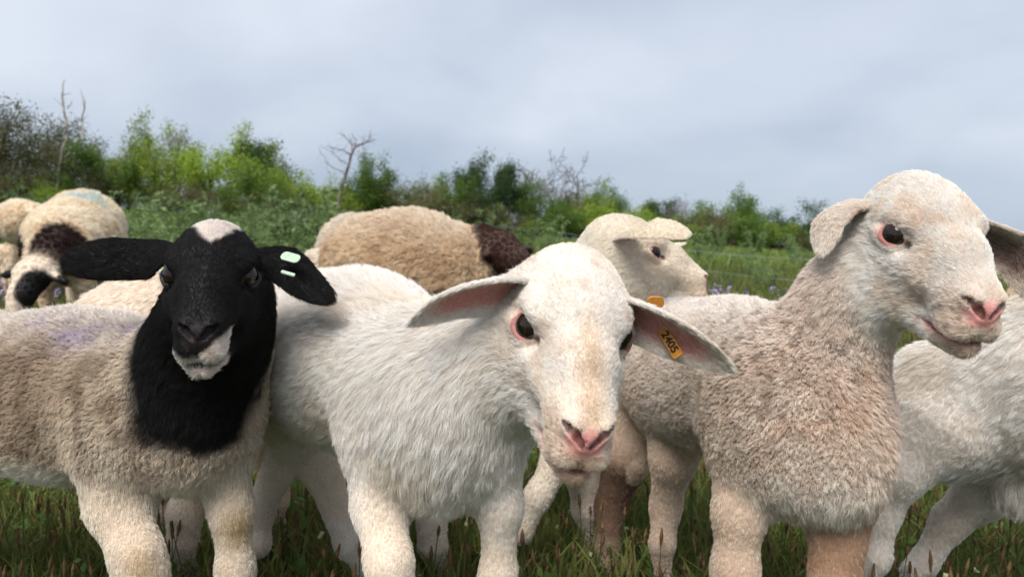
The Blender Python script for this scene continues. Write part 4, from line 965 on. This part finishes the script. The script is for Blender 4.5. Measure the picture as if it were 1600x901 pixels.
M_LEAF = {}
def leaf_material(name, c1, c2, trans=0.35):
    m = bpy.data.materials.new(name); m.use_nodes = True; nt = m.node_tree; b = nt.nodes['Principled BSDF']; out = nt.nodes['Material Output']
    b.inputs['Roughness'].default_value = 0.6; b.inputs['Specular IOR Level'].default_value = 0.2
    a = nt.nodes.new('ShaderNodeAttribute'); a.attribute_name = 'col'; oi = nt.nodes.new('ShaderNodeObjectInfo')
    x = nt.nodes.new('ShaderNodeMix'); x.data_type = 'RGBA'; x.inputs['A'].default_value = (*c1, 1); x.inputs['B'].default_value = (*c2, 1); nt.links.new(a.outputs['Fac'], x.inputs['Factor'])
    hs = nt.nodes.new('ShaderNodeHueSaturation'); nt.links.new(x.outputs['Result'], hs.inputs['Color'])
    r = nt.nodes.new('ShaderNodeMapRange'); r.inputs[3].default_value = 0.75; r.inputs[4].default_value = 1.25; nt.links.new(oi.outputs['Random'], r.inputs[0]); nt.links.new(r.outputs[0], hs.inputs['Value'])
    nt.links.new(hs.outputs[0], b.inputs['Base Color'])
    t = nt.nodes.new('ShaderNodeBsdfTranslucent'); nt.links.new(hs.outputs[0], t.inputs[0]); mx_ = nt.nodes.new('ShaderNodeMixShader'); mx_.inputs[0].default_value = trans
    nt.links.new(b.outputs[0], mx_.inputs[1]); nt.links.new(t.outputs[0], mx_.inputs[2]); nt.links.new(mx_.outputs[0], out.inputs[0]); return m

def tubes(name, segs, mat, parent, sides=5):
    """segs: (a, b, ra, rb) tapered pieces of wood"""
    A = np.array([s[0] for s in segs]); B = np.array([s[1] for s in segs]); ra = np.array([s[2] for s in segs]); rb = np.array([s[3] for s in segs])
    d = nrm(B - A); h = np.where(np.abs(d[:, 2:3]) < 0.9, np.array([[0, 0, 1.0]]), np.array([[1.0, 0, 0]])); u = nrm(np.cross(d, h)); v = np.cross(d, u)
    th = np.linspace(0, 2 * np.pi, sides, endpoint=False); ring = np.cos(th)[None, :, None] * u[:, None] + np.sin(th)[None, :, None] * v[:, None]
    V = np.stack([A[:, None] + ring * ra[:, None, None], B[:, None] + ring * rb[:, None, None]], 1).reshape(-1, 3)
    n = len(segs); base = (np.arange(n) * 2 * sides)[:, None]; j = np.arange(sides)[None]; j2 = (j + 1) % sides
    Q = np.stack([base + j, base + j2, base + sides + j2, base + sides + j], -1).reshape(-1, 4)
    me = mesh_np(name, V, Q); me.materials.append(mat); return link(name, me, parent)
def grow_wood(g, h, stems, spread, levels=4, crook=0.35, r0=0.07, lean=(0, 0), up=0.25):
    segs, tips = [], []
    def br(p, d, l, r, lev):
        n = 4 if lev < 2 else 3; q = p
        for i in range(n):
            d = nrm(d + g.normal(0, crook, 3) + np.array([0, 0, up * (0.5 if lev else 0.2)])); e = q + d * l / n; r2 = r * (0.86 if lev < 2 else 0.75)
            segs.append((q, e, r, r2)); q = e; r = r2
            if lev < levels and (i >= 1 or lev > 0):
                for _ in range(1 if g.random() < 0.75 else 2):
                    sd = nrm(d * 0.55 + g.normal(0, spread, 3)); br(q, sd, l * g.uniform(0.45, 0.68), r * 0.62, lev + 1)
            if lev >= levels - 1: tips.append((q, lev))
        tips.append((q, lev))
    for s in range(stems):
        a = g.uniform(0, 6.28); br(np.array([math.cos(a) * 0.008, math.sin(a) * 0.008, 0]), nrm(np.array([math.cos(a) * spread * 0.55 + lean[0], math.sin(a) * spread * 0.55 + lean[1], 1.0])), h * g.uniform(0.42, 0.58), r0 * g.uniform(0.7, 1.1), 0)
    return segs, tips
def leaves(name, pts, g, per, size, spread, mat, parent, droop=0.0, elong=1.8):
    T = np.repeat(np.array(pts), per, 0); n = len(T); C = T + g.normal(0, spread, (n, 3)); C[:, 2] -= np.abs(g.normal(0, droop, n))
    d = nrm(g.normal(0, 1, (n, 3)) + np.array([0, 0, -droop * 4])); w = nrm(np.cross(d, g.normal(0, 1, (n, 3)))); l = size * g.uniform(0.6, 1.4, n)[:, None]
    V = np.stack([C - w * l / elong * 0.5, C + d * l * 0.5, C + w * l / elong * 0.5, C - d * l * 0.5], 1).reshape(-1, 3)
    me = mesh_np(name, V, np.arange(n * 4).reshape(n, 4), False); f = np.clip(fnoise(C, 1.6, 5) * 0.9 + g.normal(0, 0.16, n), 0, 1)
    vcol(me, np.repeat(np.stack([f] * 3, 1), 4, 0)); me.materials.append(mat); return link(name, me, parent)

def copy_tree(o, loc, sc, rz, label=None, group=None):
    r = o.copy(); COL.objects.link(r); r.location = loc; r.scale = sc; r.rotation_euler = (0, 0, rz)
    if label: r['label'] = label
    if group: r['group'] = group
    for ch in o.children:
        c = ch.copy(); COL.objects.link(c); c.parent = r
    return r
TREE_KIND = {   # name, label, group, height, stems, spread, leaves per tip, leaf size, scatter, colours, levels
    'lime': ('lime_green_tree', 'feathery lime green tree with many thin stems in the hedgerow', 'lime green trees of the hedgerow', 3, 0.50, 22, 0.080, 0.13, (0.19, 0.30, 0.03), (0.36, 0.46, 0.065), 3),
    'green': ('leafy_tree', 'mid green leafy tree with a rounded crown in the hedgerow', 'mid green trees of the hedgerow', 2, 0.50, 26, 0.082, 0.14, (0.085, 0.165, 0.028), (0.18, 0.29, 0.05), 3),
    'dark': ('dark_green_tree', 'dense dark green tree standing in the hedgerow', 'dark green trees of the hedgerow', 2, 0.42, 30, 0.085, 0.15, (0.04, 0.08, 0.026), (0.095, 0.16, 0.05), 3),
    'olive': ('olive_tree', 'dark olive tree with small leaves and sky showing through', 'olive trees at the hedgerow end', 3, 0.55, 15, 0.075, 0.15, (0.08, 0.09, 0.035), (0.17, 0.19, 0.07), 3),
    'brush': ('brown_bush', 'brownish half-leafless bush low in the hedgerow', 'brown bushes of the hedgerow', 6, 0.60, 11, 0.080, 0.15, (0.15, 0.14, 0.06), (0.23, 0.26, 0.09), 3),
    'bare': ('bare_tree', 'leafless grey twiggy tree rising above the hedgerow', 'bare grey trees of the hedgerow', 2, 0.50, 0, 0, 0, None, None, 4),
}
def build_trees():
    bark = material('grey_brown_bark', base=(0.10, 0.075, 0.055), rough=0.9, noise=(6, 0.6, 1.3)); pale = material('weathered_dead_wood', base=(0.36, 0.32, 0.28), rough=0.85, noise=(5, 0.75, 1.15))
    grey = material('dead_bark', base=(0.17, 0.14, 0.125), rough=0.9, noise=(5, 0.7, 1.2)); proto = {}
    for ki, (k, (name, label, group, stems, spread, per, size, scat, c1, c2, lev)) in enumerate(TREE_KIND.items()):
        mat = leaf_material(name + '_leaf', c1, c2) if c1 else None
        for v in range(3):
            g = np.random.default_rng(100 + 17 * ki + v); root = bpy.data.objects.new(name, None); COL.objects.link(root); tag(root, label, 'bush' if k == 'brush' else 'tree', group)
            segs, tips = grow_wood(g, 1.0, stems, spread, lev, 0.22, 0.028 if k != 'brush' else 0.014); S_ = np.array([s[1] for s in segs]); top = np.percentile(S_[:, 2], 99)
            k_ = 3.2 / top; segs = [(a * k_, b * k_, max(ra * 3.0, 0.007), max(rb * 3.0, 0.006)) for a, b, ra, rb in segs]       # a tree 3.2 m tall
            tubes('trunk', segs, grey if k == 'bare' else bark, root, 4)
            if per:
                tp = [t[0] * k_ for t in tips]; per_ = max(2, int(per * 430 / max(60, len(tp)))); leaves('crown', tp, g, per_, size, scat, mat, root, droop=0.05)
            root.location = (0, -50 - 5 * ki, -60); proto[(k, v)] = [root, False]
    g = np.random.default_rng(5)
    rows = [  # kind, px, top y, depth, width factor, what singles it out
        ('olive', 8, 158, 24, 1.0), ('olive', 62, 168, 25, 0.9), ('olive', 112, 192, 24, 1.0, 'small olive tree around the pale dead tree with two spikes'), ('green', 150, 222, 24, 1.0, 'low green tree between the olive trees and a tall airy lime tree'),
        ('lime', 232, 166, 25, 0.75, 'tallest airy lime green tree, standing alone beside the olive trees'), ('bare', 272, 188, 26, 0.8, 'thin bare twiggy tree between two tall lime green trees'), ('lime', 312, 190, 25, 0.95, 'broad lime green tree next to the thin bare twiggy one'),
        ('lime', 352, 182, 26, 0.8, 'tall lime green tree touching the round dark green tree'), ('lime', 185, 225, 27, 1.1, 'short lime green tree behind the tallest airy one'), ('dark', 405, 212, 27, 0.95, 'round dark green tree among lime green ones'),
        ('green', 380, 250, 24, 1.1, 'low green tree in front of the round dark green one'), ('lime', 448, 250, 25, 1.0), ('lime', 495, 262, 26, 1.1), ('green', 575, 252, 25, 0.8, 'open green tree with visible stems beside the gnarled dead tree'),
        ('lime', 545, 285, 24, 1.1, 'low lime green tree at the foot of the gnarled dead tree'), ('green', 625, 296, 26, 1.0, 'green tree over the tan ewe\'s back'), ('lime', 665, 286, 27, 0.8, 'pale lime tree beside the tall dark green pair'),
        ('dark', 728, 254, 27, 0.75, 'taller tree of the dark green pair behind the tan ewe'), ('dark', 768, 266, 27.5, 0.7, 'shorter tree of the dark green pair behind the tan ewe'), ('dark', 700, 300, 26, 0.9, 'low dark tree at the foot of the dark green pair'),
        ('green', 812, 284, 28, 0.9, 'green tree between the dark pair and the bare grey trees'), ('bare', 838, 252, 29, 1.0, 'bare grey tree next to the dark green pair'), ('bare', 884, 258, 29, 1.0, 'bare grey tree next to the lime tree behind the cream lamb'),
        ('green', 862, 310, 27, 1.0, 'low green tree under the two bare grey trees'), ('lime', 918, 288, 30, 1.1, 'lime green tree behind the cream lamb\'s neck'), ('green', 962, 302, 31, 1.0, 'green tree just above the cream lamb\'s poll'),
        ('bare', 1062, 312, 32, 0.8, 'small bare tree in front of the cream lamb\'s forehead'), ('dark', 1012, 318, 33, 1.2, 'dark tree hidden behind the cream lamb\'s head'), ('green', 1098, 322, 30, 1.3, 'wide green tree beyond the cream lamb\'s nose'),
        ('green', 1152, 304, 31, 0.9, 'green tree rising above its neighbours beyond the wire fence'), ('dark', 1130, 342, 29, 1.5, 'low dark tree under the tree that rises beyond the wire fence'), ('dark', 1222, 326, 31, 1.5, 'round dark tree next to the beige lamb\'s folded ear'),
        ('green', 1268, 345, 34, 1.2), ('green', 1330, 350, 36, 1.2), ('dark', 1420, 356, 38, 1.2), ('green', 1520, 360, 38, 1.3), ('dark', 1630, 366, 38, 1.3),
        ('olive', -60, 150, 24, 1.1), ('lime', -120, 190, 24, 1.0), ('bare', 150, 205, 25, 0.8, 'bare twiggy tree beside the olive trees'), ('bare', 205, 210, 26, 0.8, 'bare twiggy tree at the foot of the tallest airy lime tree'), ('green', 600, 280, 25, 1.2, 'green tree behind the gnarled dead tree and the tan ewe'), ('brush', 650, 285, 24, 1.3), ('green', 692, 280, 26, 1.0, 'green tree touching the low dark tree of the dark pair'), ('bare', 655, 300, 25, 0.9, 'bare twiggy tree beside the pale lime tree'), ('bare', 395, 195, 28, 0.7, 'thin bare tree poking out of the round dark green tree')]
    for px in range(-70, 1340, 40):                       # low brush closing the gaps
        h = 262 + (px / 1300) * 92 + g.uniform(-14, 18); rows.append((('brush', 'brush', 'green', 'lime')[int(g.integers(0, 4))], px + g.uniform(-20, 20), h, 22.5 + max(0, px) / 200 + g.uniform(-1, 1.5), 1.5))
    for px in range(560, 1700, 38): rows.append((('green', 'dark', 'brush')[int(g.integers(0, 3))], px + g.uniform(-15, 15), 330 + (px - 560) / 26 + g.uniform(-8, 8), 33 + g.uniform(-1.5, 2), 2.2))
    for i, (k, px, ty, d, wf, *lb) in enumerate(rows):
        b = gp(px, d); top = P(px, ty, d); h = max(0.8, top[2] - b[2]) * (0.92 if px < 540 else 1.06); s = h / 3.2; v = i % 3; sx = s * wf * g.uniform(0.95, 1.15); loc = tuple(b - np.array([0, 0, 0.04])); rz = g.uniform(0, 6.28)
        p = proto[(k, v)]
        if not p[1]: p[0].location = loc; p[0].scale = (sx, sx, s); p[0].rotation_euler = (0, 0, rz); p[1] = True; r = p[0]
        else: r = copy_tree(p[0], loc, (sx, sx, s), rz)
        r['label'] = lb[0] if lb else TREE_KIND[k][1]
    for p in proto.values():
        if not p[1]:
            for ch in list(p[0].children): bpy.data.objects.remove(ch)
            bpy.data.objects.remove(p[0])
    # hand-drawn dead trees
    def snag(name, label, lines, d, mat):
        root = bpy.data.objects.new(name, None); COL.objects.link(root); tag(root, label, 'tree'); o0 = gp(lines[0][0][0], d); root.location = o0; gg = np.random.default_rng(9)
        for i, ln_ in enumerate(lines):
            X = []
            for j, (px, py, r) in enumerate(ln_): X.append((P(px, py, d + (gg.uniform(-0.25, 0.25) if i else 0)) - o0, 0.68 * r * d / F_PX))
            # smooth and kink
            segs = []
            for (a, ra), (b_, rb) in zip(X[:-1], X[1:]):
                q = a; m_ = 3
                for t in range(1, m_ + 1):
                    e = a + (b_ - a) * t / m_ + (gg.normal(0, 0.02, 3) if t < m_ else 0); segs.append((q, e, ra + (rb - ra) * (t - 1) / m_, ra + (rb - ra) * t / m_)); q = e
            for (p_, r_) in (X[1:-1] if i else X[4:-1]):               # fine twigs
                for _ in range(3):
                    q = p_; dv = nrm(gg.normal(0, 1, 3) + np.array([0, 0, 0.7])); rr = min(r_ * 0.5, 0.012)
                    for t in range(3): dv = nrm(dv + gg.normal(0, 0.3, 3)); e = q + dv * gg.uniform(0.06, 0.16); segs.append((q, e, rr, rr * 0.7)); q = e; rr *= 0.7
            tubes('trunk' if i == 0 else 'limb', segs, mat, root, 6)
    snag('dead_tree', 'tall pale dead tree forking into two bare spikes above the olive trees', [[(86, 330, 4), (92, 262, 3.6), (103, 220, 3.2), (104, 195, 3), (99, 168, 2.2), (97, 148, 1.8), (101, 125, 0.7)], [(96, 250, 2.2), (112, 236, 2), (130, 218, 1.8), (128, 190, 1.8), (132, 165, 1.4), (126, 140, 0.6)], [(106, 170, 1.4), (112, 158, 0.6)]], 23.2, pale)
    snag('gnarled_dead_tree', 'gnarled leafless grey tree with crooked spreading limbs', [[(522, 352, 5), (530, 310, 4.4), (538, 280, 3.8), (545, 258, 3.2), (550, 240, 2.6), (556, 228, 2.2), (566, 226, 1.8), (576, 222, 1.4), (588, 219, 0.6)],
        [(549, 243, 1.6), (536, 234, 1.3), (520, 232, 1.0), (509, 228, 0.5)], [(552, 238, 1.4), (548, 224, 1.1), (538, 212, 0.8), (530, 206, 0.4)], [(570, 225, 1.2), (578, 214, 0.9), (579, 204, 0.4)], [(545, 258, 1.2), (530, 250, 0.9), (522, 240, 0.7), (500, 226, .4)], [(540, 272, 1.2), (512, 256, 0.8), (502, 240, 0.5), (497, 228, .3)], [(556, 230, .9), (556, 218, .7), (548, 208, .4)], [(566, 226, .8), (570, 232, .5), (574, 236, .3)]], 23, grey)

def build_fence():
    steel = material('galvanised_wire', base=(0.30, 0.31, 0.30), rough=0.5, noise=(20, 0.8, 1.1)); post = material('weathered_post', base=(0.12, 0.11, 0.10), rough=0.8, noise=(12, 0.7, 1.2))
    pts = [(0.60, 18.0), (2.2, 11.5), (3.44, 8.5), (5.5, 6.4), (8.5, 4.6)]; root = bpy.data.objects.new('wire_fence', None); COL.objects.link(root)
    tag(root, 'low fence of two thin steel wires on slim posts across the meadow', 'fence'); root.location = (pts[0][0], pts[0][1], 0); o0 = np.array([*pts[0], 0])
    poly = []
    for a, b in zip(pts[:-1], pts[1:]):
        for t in np.linspace(0, 1, 6)[:-1]: poly.append((a[0] + (b[0] - a[0]) * t, a[1] + (b[1] - a[1]) * t, 4 * t * (1 - t)))
    poly.append((*pts[-1], 0))
    for hgt in (0.43, 0.18):
        Q = [np.array([x, y, terrain(x, y) + hgt - 0.02 * sg]) - o0 for x, y, sg in poly]; tubes('wire', [(a, b, 0.0035, 0.0035) for a, b in zip(Q[:-1], Q[1:])], steel, root, 5)
    for x, y in pts:
        z = float(terrain(x, y)); b = np.array([x, y, z]) - o0; tubes('post', [(b - [0, 0, 0.1], b + [0, 0, 0.40], 0.011, 0.011), (b + [0, 0, 0.40], b + [0, 0, 0.55], 0.011, 0.008)], post, root, 6)
    far = [(-6.0, 19.6), (0.60, 18.0)]                       # the run that goes on behind the flock
    Q = [np.array([far[0][0] + (far[1][0] - far[0][0]) * t, far[0][1] + (far[1][1] - far[0][1]) * t, 0]) for t in np.linspace(0, 1, 6)]
    for hgt in (0.43, 0.18):
        R_ = [q + np.array([0, 0, float(terrain(q[0], q[1])) + hgt]) - o0 for q in Q]; tubes('wire', [(a, b, 0.0035, 0.0035) for a, b in zip(R_[:-1], R_[1:])], steel, root, 5)

def blades(name, X, Y, h, wdt, g, mat, label, lean=0.35, seg=2, fac=None, cat=None):
    n = len(X); base = np.stack([X, Y, terrain(X, Y) - 0.004], 1); a = g.uniform(0, 6.28, n); side = np.stack([np.cos(a), np.sin(a), np.zeros(n)], 1); ld = g.normal(0, lean, (n, 2)); H = h * g.uniform(0.55, 1.25, n)
    tipd = np.stack([ld[:, 0] * H, ld[:, 1] * H, H], 1); w = (wdt * g.uniform(0.7, 1.3, n))[:, None]
    mid = base + tipd * np.array([0.35, 0.35, 0.6]); tip = base + tipd
    V = np.stack([base - side * w, base + side * w, mid + side * w * 0.75, mid - side * w * 0.75, tip + side * w * 0.12, tip - side * w * 0.12], 1).reshape(-1, 3); k = (np.arange(n) * 6)[:, None]
    Q = np.concatenate([k + np.array([[0, 1, 2, 3]]), k + np.array([[3, 2, 4, 5]])])
    me = mesh_np(name, V, Q, True); f = np.clip((fnoise(base, 1.2, 3) if fac is None else fac) + g.normal(0, 0.18, n), 0, 1); vcol(me, np.repeat(np.stack([f] * 3, 1), 6, 0)); me.materials.append(mat)
    return tag(link(name, me), label, cat, kind='stuff')
def scatter(g, n, y0, y1, power=1.0, pad=0.35):
    """points on the ground inside the camera's view, with a margin for a step to the side"""
    t = g.random(n) ** power; y = y0 + (y1 - y0) * t; half = 0.72 * y + pad + 0.25; return (g.random(n) * 2 - 1) * half, y
def build_grass():
    g = np.random.default_rng(77); gm = leaf_material('grass_blade', (0.085, 0.125, 0.03), (0.23, 0.25, 0.07), 0.3); dm = leaf_material('dry_grass', (0.16, 0.11, 0.045), (0.30, 0.22, 0.10), 0.3)
    X, Y = scatter(g, 90000, 0.7, 4.2, 0.75); blades('grass', X, Y, 0.075, 0.0024, g, gm, 'short dark green grass under the lambs')
    X, Y = scatter(g, 60000, 4.0, 13, 0.8); blades('meadow_grass', X, Y, 0.14, 0.006, g, gm, 'green meadow grass behind the flock', 0.4)
    X, Y = scatter(g, 55000, 12, 30, 0.9, 3); blades('far_meadow_grass', X, Y, 0.20, 0.016, g, leaf_material('far_grass_blade', (0.09, 0.15, 0.03), (0.21, 0.26, 0.07), 0.3), 'pale green grass reaching to the hedgerow', 0.4)
    X, Y = scatter(g, 34000, 0.7, 6, 0.8); blades('dry_grass', X, Y, 0.07, 0.0026, g, dm, 'dry brown grass blades among the green', 0.6)
    # brown seed spikes on thin stalks
    n = 7500; X, Y = scatter(g, n, 0.8, 5, 0.8); b = np.stack([X, Y, terrain(X, Y)], 1); h = g.uniform(0.06, 0.13, n); t = b + np.stack([g.normal(0, .012, n), g.normal(0, .012, n), h], 1); d = nrm(t - b)
    segs = [];  L_ = g.uniform(0.016, 0.034, n)
    for i in range(n): segs.append((t[i], t[i] + d[i] * L_[i] * 0.5, 0.0016, 0.0034)); segs.append((t[i] + d[i] * L_[i] * 0.5, t[i] + d[i] * L_[i], 0.0034, 0.0012))
    o = tubes('seed_heads', segs, material('brown_seed_head', base=(0.17, 0.105, 0.045), rough=0.9, noise=(60, 0.5, 1.4)), None, 4); tag(o, 'brown seed spikes standing in the short grass', kind='stuff')
    tubes('seed_stalks', [(b[i], t[i], 0.0011, 0.0009) for i in range(n)], material('green_stalk', base=(0.07, 0.11, 0.03), rough=0.8), None, 3); tag(bpy.data.objects['seed_stalks'], 'thin green stalks under the seed spikes', kind='stuff')
    # tiny pale flower heads
    n = 900; X, Y = scatter(g, n, 0.9, 6, 0.8); P0 = np.stack([X, Y, terrain(X, Y) + g.uniform(0.05, 0.11, n)], 1)
    lf = leaves('pale_flowers', P0, g, 4, 0.008, 0.003, material('pale_petal', base=(0.46, 0.44, 0.26), rough=0.7), None, elong=1.1); tag(lf, 'tiny pale cream flowers scattered in the grass', kind='stuff')
    # low broad-leaved weeds
    n = 3800; X, Y = scatter(g, n, 0.9, 7, 0.8); P0 = np.stack([X, Y, terrain(X, Y) + g.uniform(0.01, 0.06, n)], 1)
    lf = leaves('broadleaf_weeds', P0, g, 6, 0.024, 0.014, leaf_material('weed_leaf', (0.05, 0.11, 0.025), (0.13, 0.21, 0.05), 0.3), None, elong=1.7); tag(lf, 'small broad-leaved weeds low in the grass', kind='stuff')
    # lilac wildflowers behind the flock
    pm = material('lilac_petal', base=(0.34, 0.27, 0.42), rough=0.7, noise=(30, 0.7, 1.3)); gl = []
    for px, d, n_, sp in ((8, 5.6, 46, 0.35), (30, 6.0, 30, 0.3), (-20, 5.2, 36, 0.3), (1180, 7.5, 16, 0.5), (1140, 6.6, 12, 0.35), (1240, 8.5, 6, 0.6), (420, 9, 16, 0.6)):
        c = gp(px, d)
        for _ in range(n_):
            q = c + np.array([g.normal(0, sp), g.normal(0, sp), 0]); q[2] = terrain(q[0], q[1]); hh = g.uniform(0.08, 0.24)
            for t in np.linspace(0.6, 1, 5): gl.append(q + np.array([0, 0, hh * t]))
    lf = leaves('lilac_wildflowers', gl, g, 3, 0.030, 0.012, pm, None, elong=1.3); tag(lf, 'lilac wildflower spikes in patches behind the flock', kind='stuff')
def build_weeds():
    """tall grey-green herbs between the flock and the hedgerow"""
    g = np.random.default_rng(31); sm = material('herb_stem', base=(0.16, 0.19, 0.11), rough=0.8); lm = leaf_material('grey_green_herb_leaf', (0.12, 0.19, 0.06), (0.26, 0.35, 0.14), 0.3); protos = []
    for v in range(4):
        root = bpy.data.objects.new('tall_herb', None); COL.objects.link(root); segs, tp = [], []
        for s in range(9):
            a = g.uniform(0, 6.28); p = np.array([math.cos(a), math.sin(a), 0]) * g.uniform(0, 0.10); d = nrm(np.array([math.cos(a) * 0.28, math.sin(a) * 0.28, 1])); L_ = g.uniform(0.6, 1.0)
            for i in range(5):
                d = nrm(d + g.normal(0, 0.07, 3)); e = p + d * L_ / 5; segs.append((p, e, 0.007 * (1 - i / 6), 0.007 * (1 - (i + 1) / 6))); p = e
                tp += [p + g.normal(0, 0.03, 3) for _ in range(3)]
        tubes('stem', segs, sm, root, 4); leaves('foliage', tp, g, 6, 0.075, 0.035, lm, root, elong=2.8); tag(root, 'tall grey-green herb with feathery leaves in front of the hedgerow', 'plant', 'grey-green herbs before the hedgerow'); protos.append([root, False])
    spots = []
    for px in range(-40, 540, 17): spots.append((px + g.uniform(-9, 9), g.uniform(8.5, 17), g.uniform(0.5, 0.95)))
    for px in range(180, 540, 26): spots.append((px + g.uniform(-9, 9), g.uniform(6.5, 9), g.uniform(0.45, 0.75)))
    spots += [(462, 7.6, 1.05), (452, 7.3, .8), (480, 7.9, .9), (352, 8, .7), (700, 15, 0.9), (760, 15, 0.9), (820, 14, 0.8), (860, 15, 0.8), (1120, 18, 0.8), (1180, 20, 0.9), (1090, 17, 0.8), (1240, 18, 0.7), (1280, 19, .8)]
    for px in range(1085, 1300, 15): spots.append((px + g.uniform(-8, 8), g.uniform(8.0, 15), g.uniform(0.22, 0.5)))
    for px in range(800, 930, 18): spots.append((px + g.uniform(-8, 8), g.uniform(9.0, 15), g.uniform(0.3, 0.5)))
    for i, (px, d, s) in enumerate(spots):
        b = gp(px, d); p = protos[i % 4]; sc = (s * g.uniform(.9, 1.3), s * g.uniform(.9, 1.3), s)
        if not p[1]: p[0].location = tuple(b); p[0].scale = sc; p[1] = True
        else: copy_tree(p[0], tuple(b), sc, g.uniform(0, 6.28))
# ------------------------------------------------------------------ build everything
build_ground()
build_trees()
build_fence()
build_weeds()
build_grass()
far_flock()
dress_simple(lamb_pink(), srgb(240, 228, 214), 83, 70000, wool=0, length=0.014)
dress_simple(lamb_edge(), srgb(238, 232, 224), 82, 170000, wool=0, length=0.014, radius=0.00022, tone=srgb(220, 210, 196), h=0.005)
dress_simple(lamb_behind(), srgb(238, 230, 216), 81, 130000, 0.5, tone=srgb(232, 220, 200), length=0.011, radius=0.00027, pink=1.0)
dress_black()
dress_right()
dress_white()
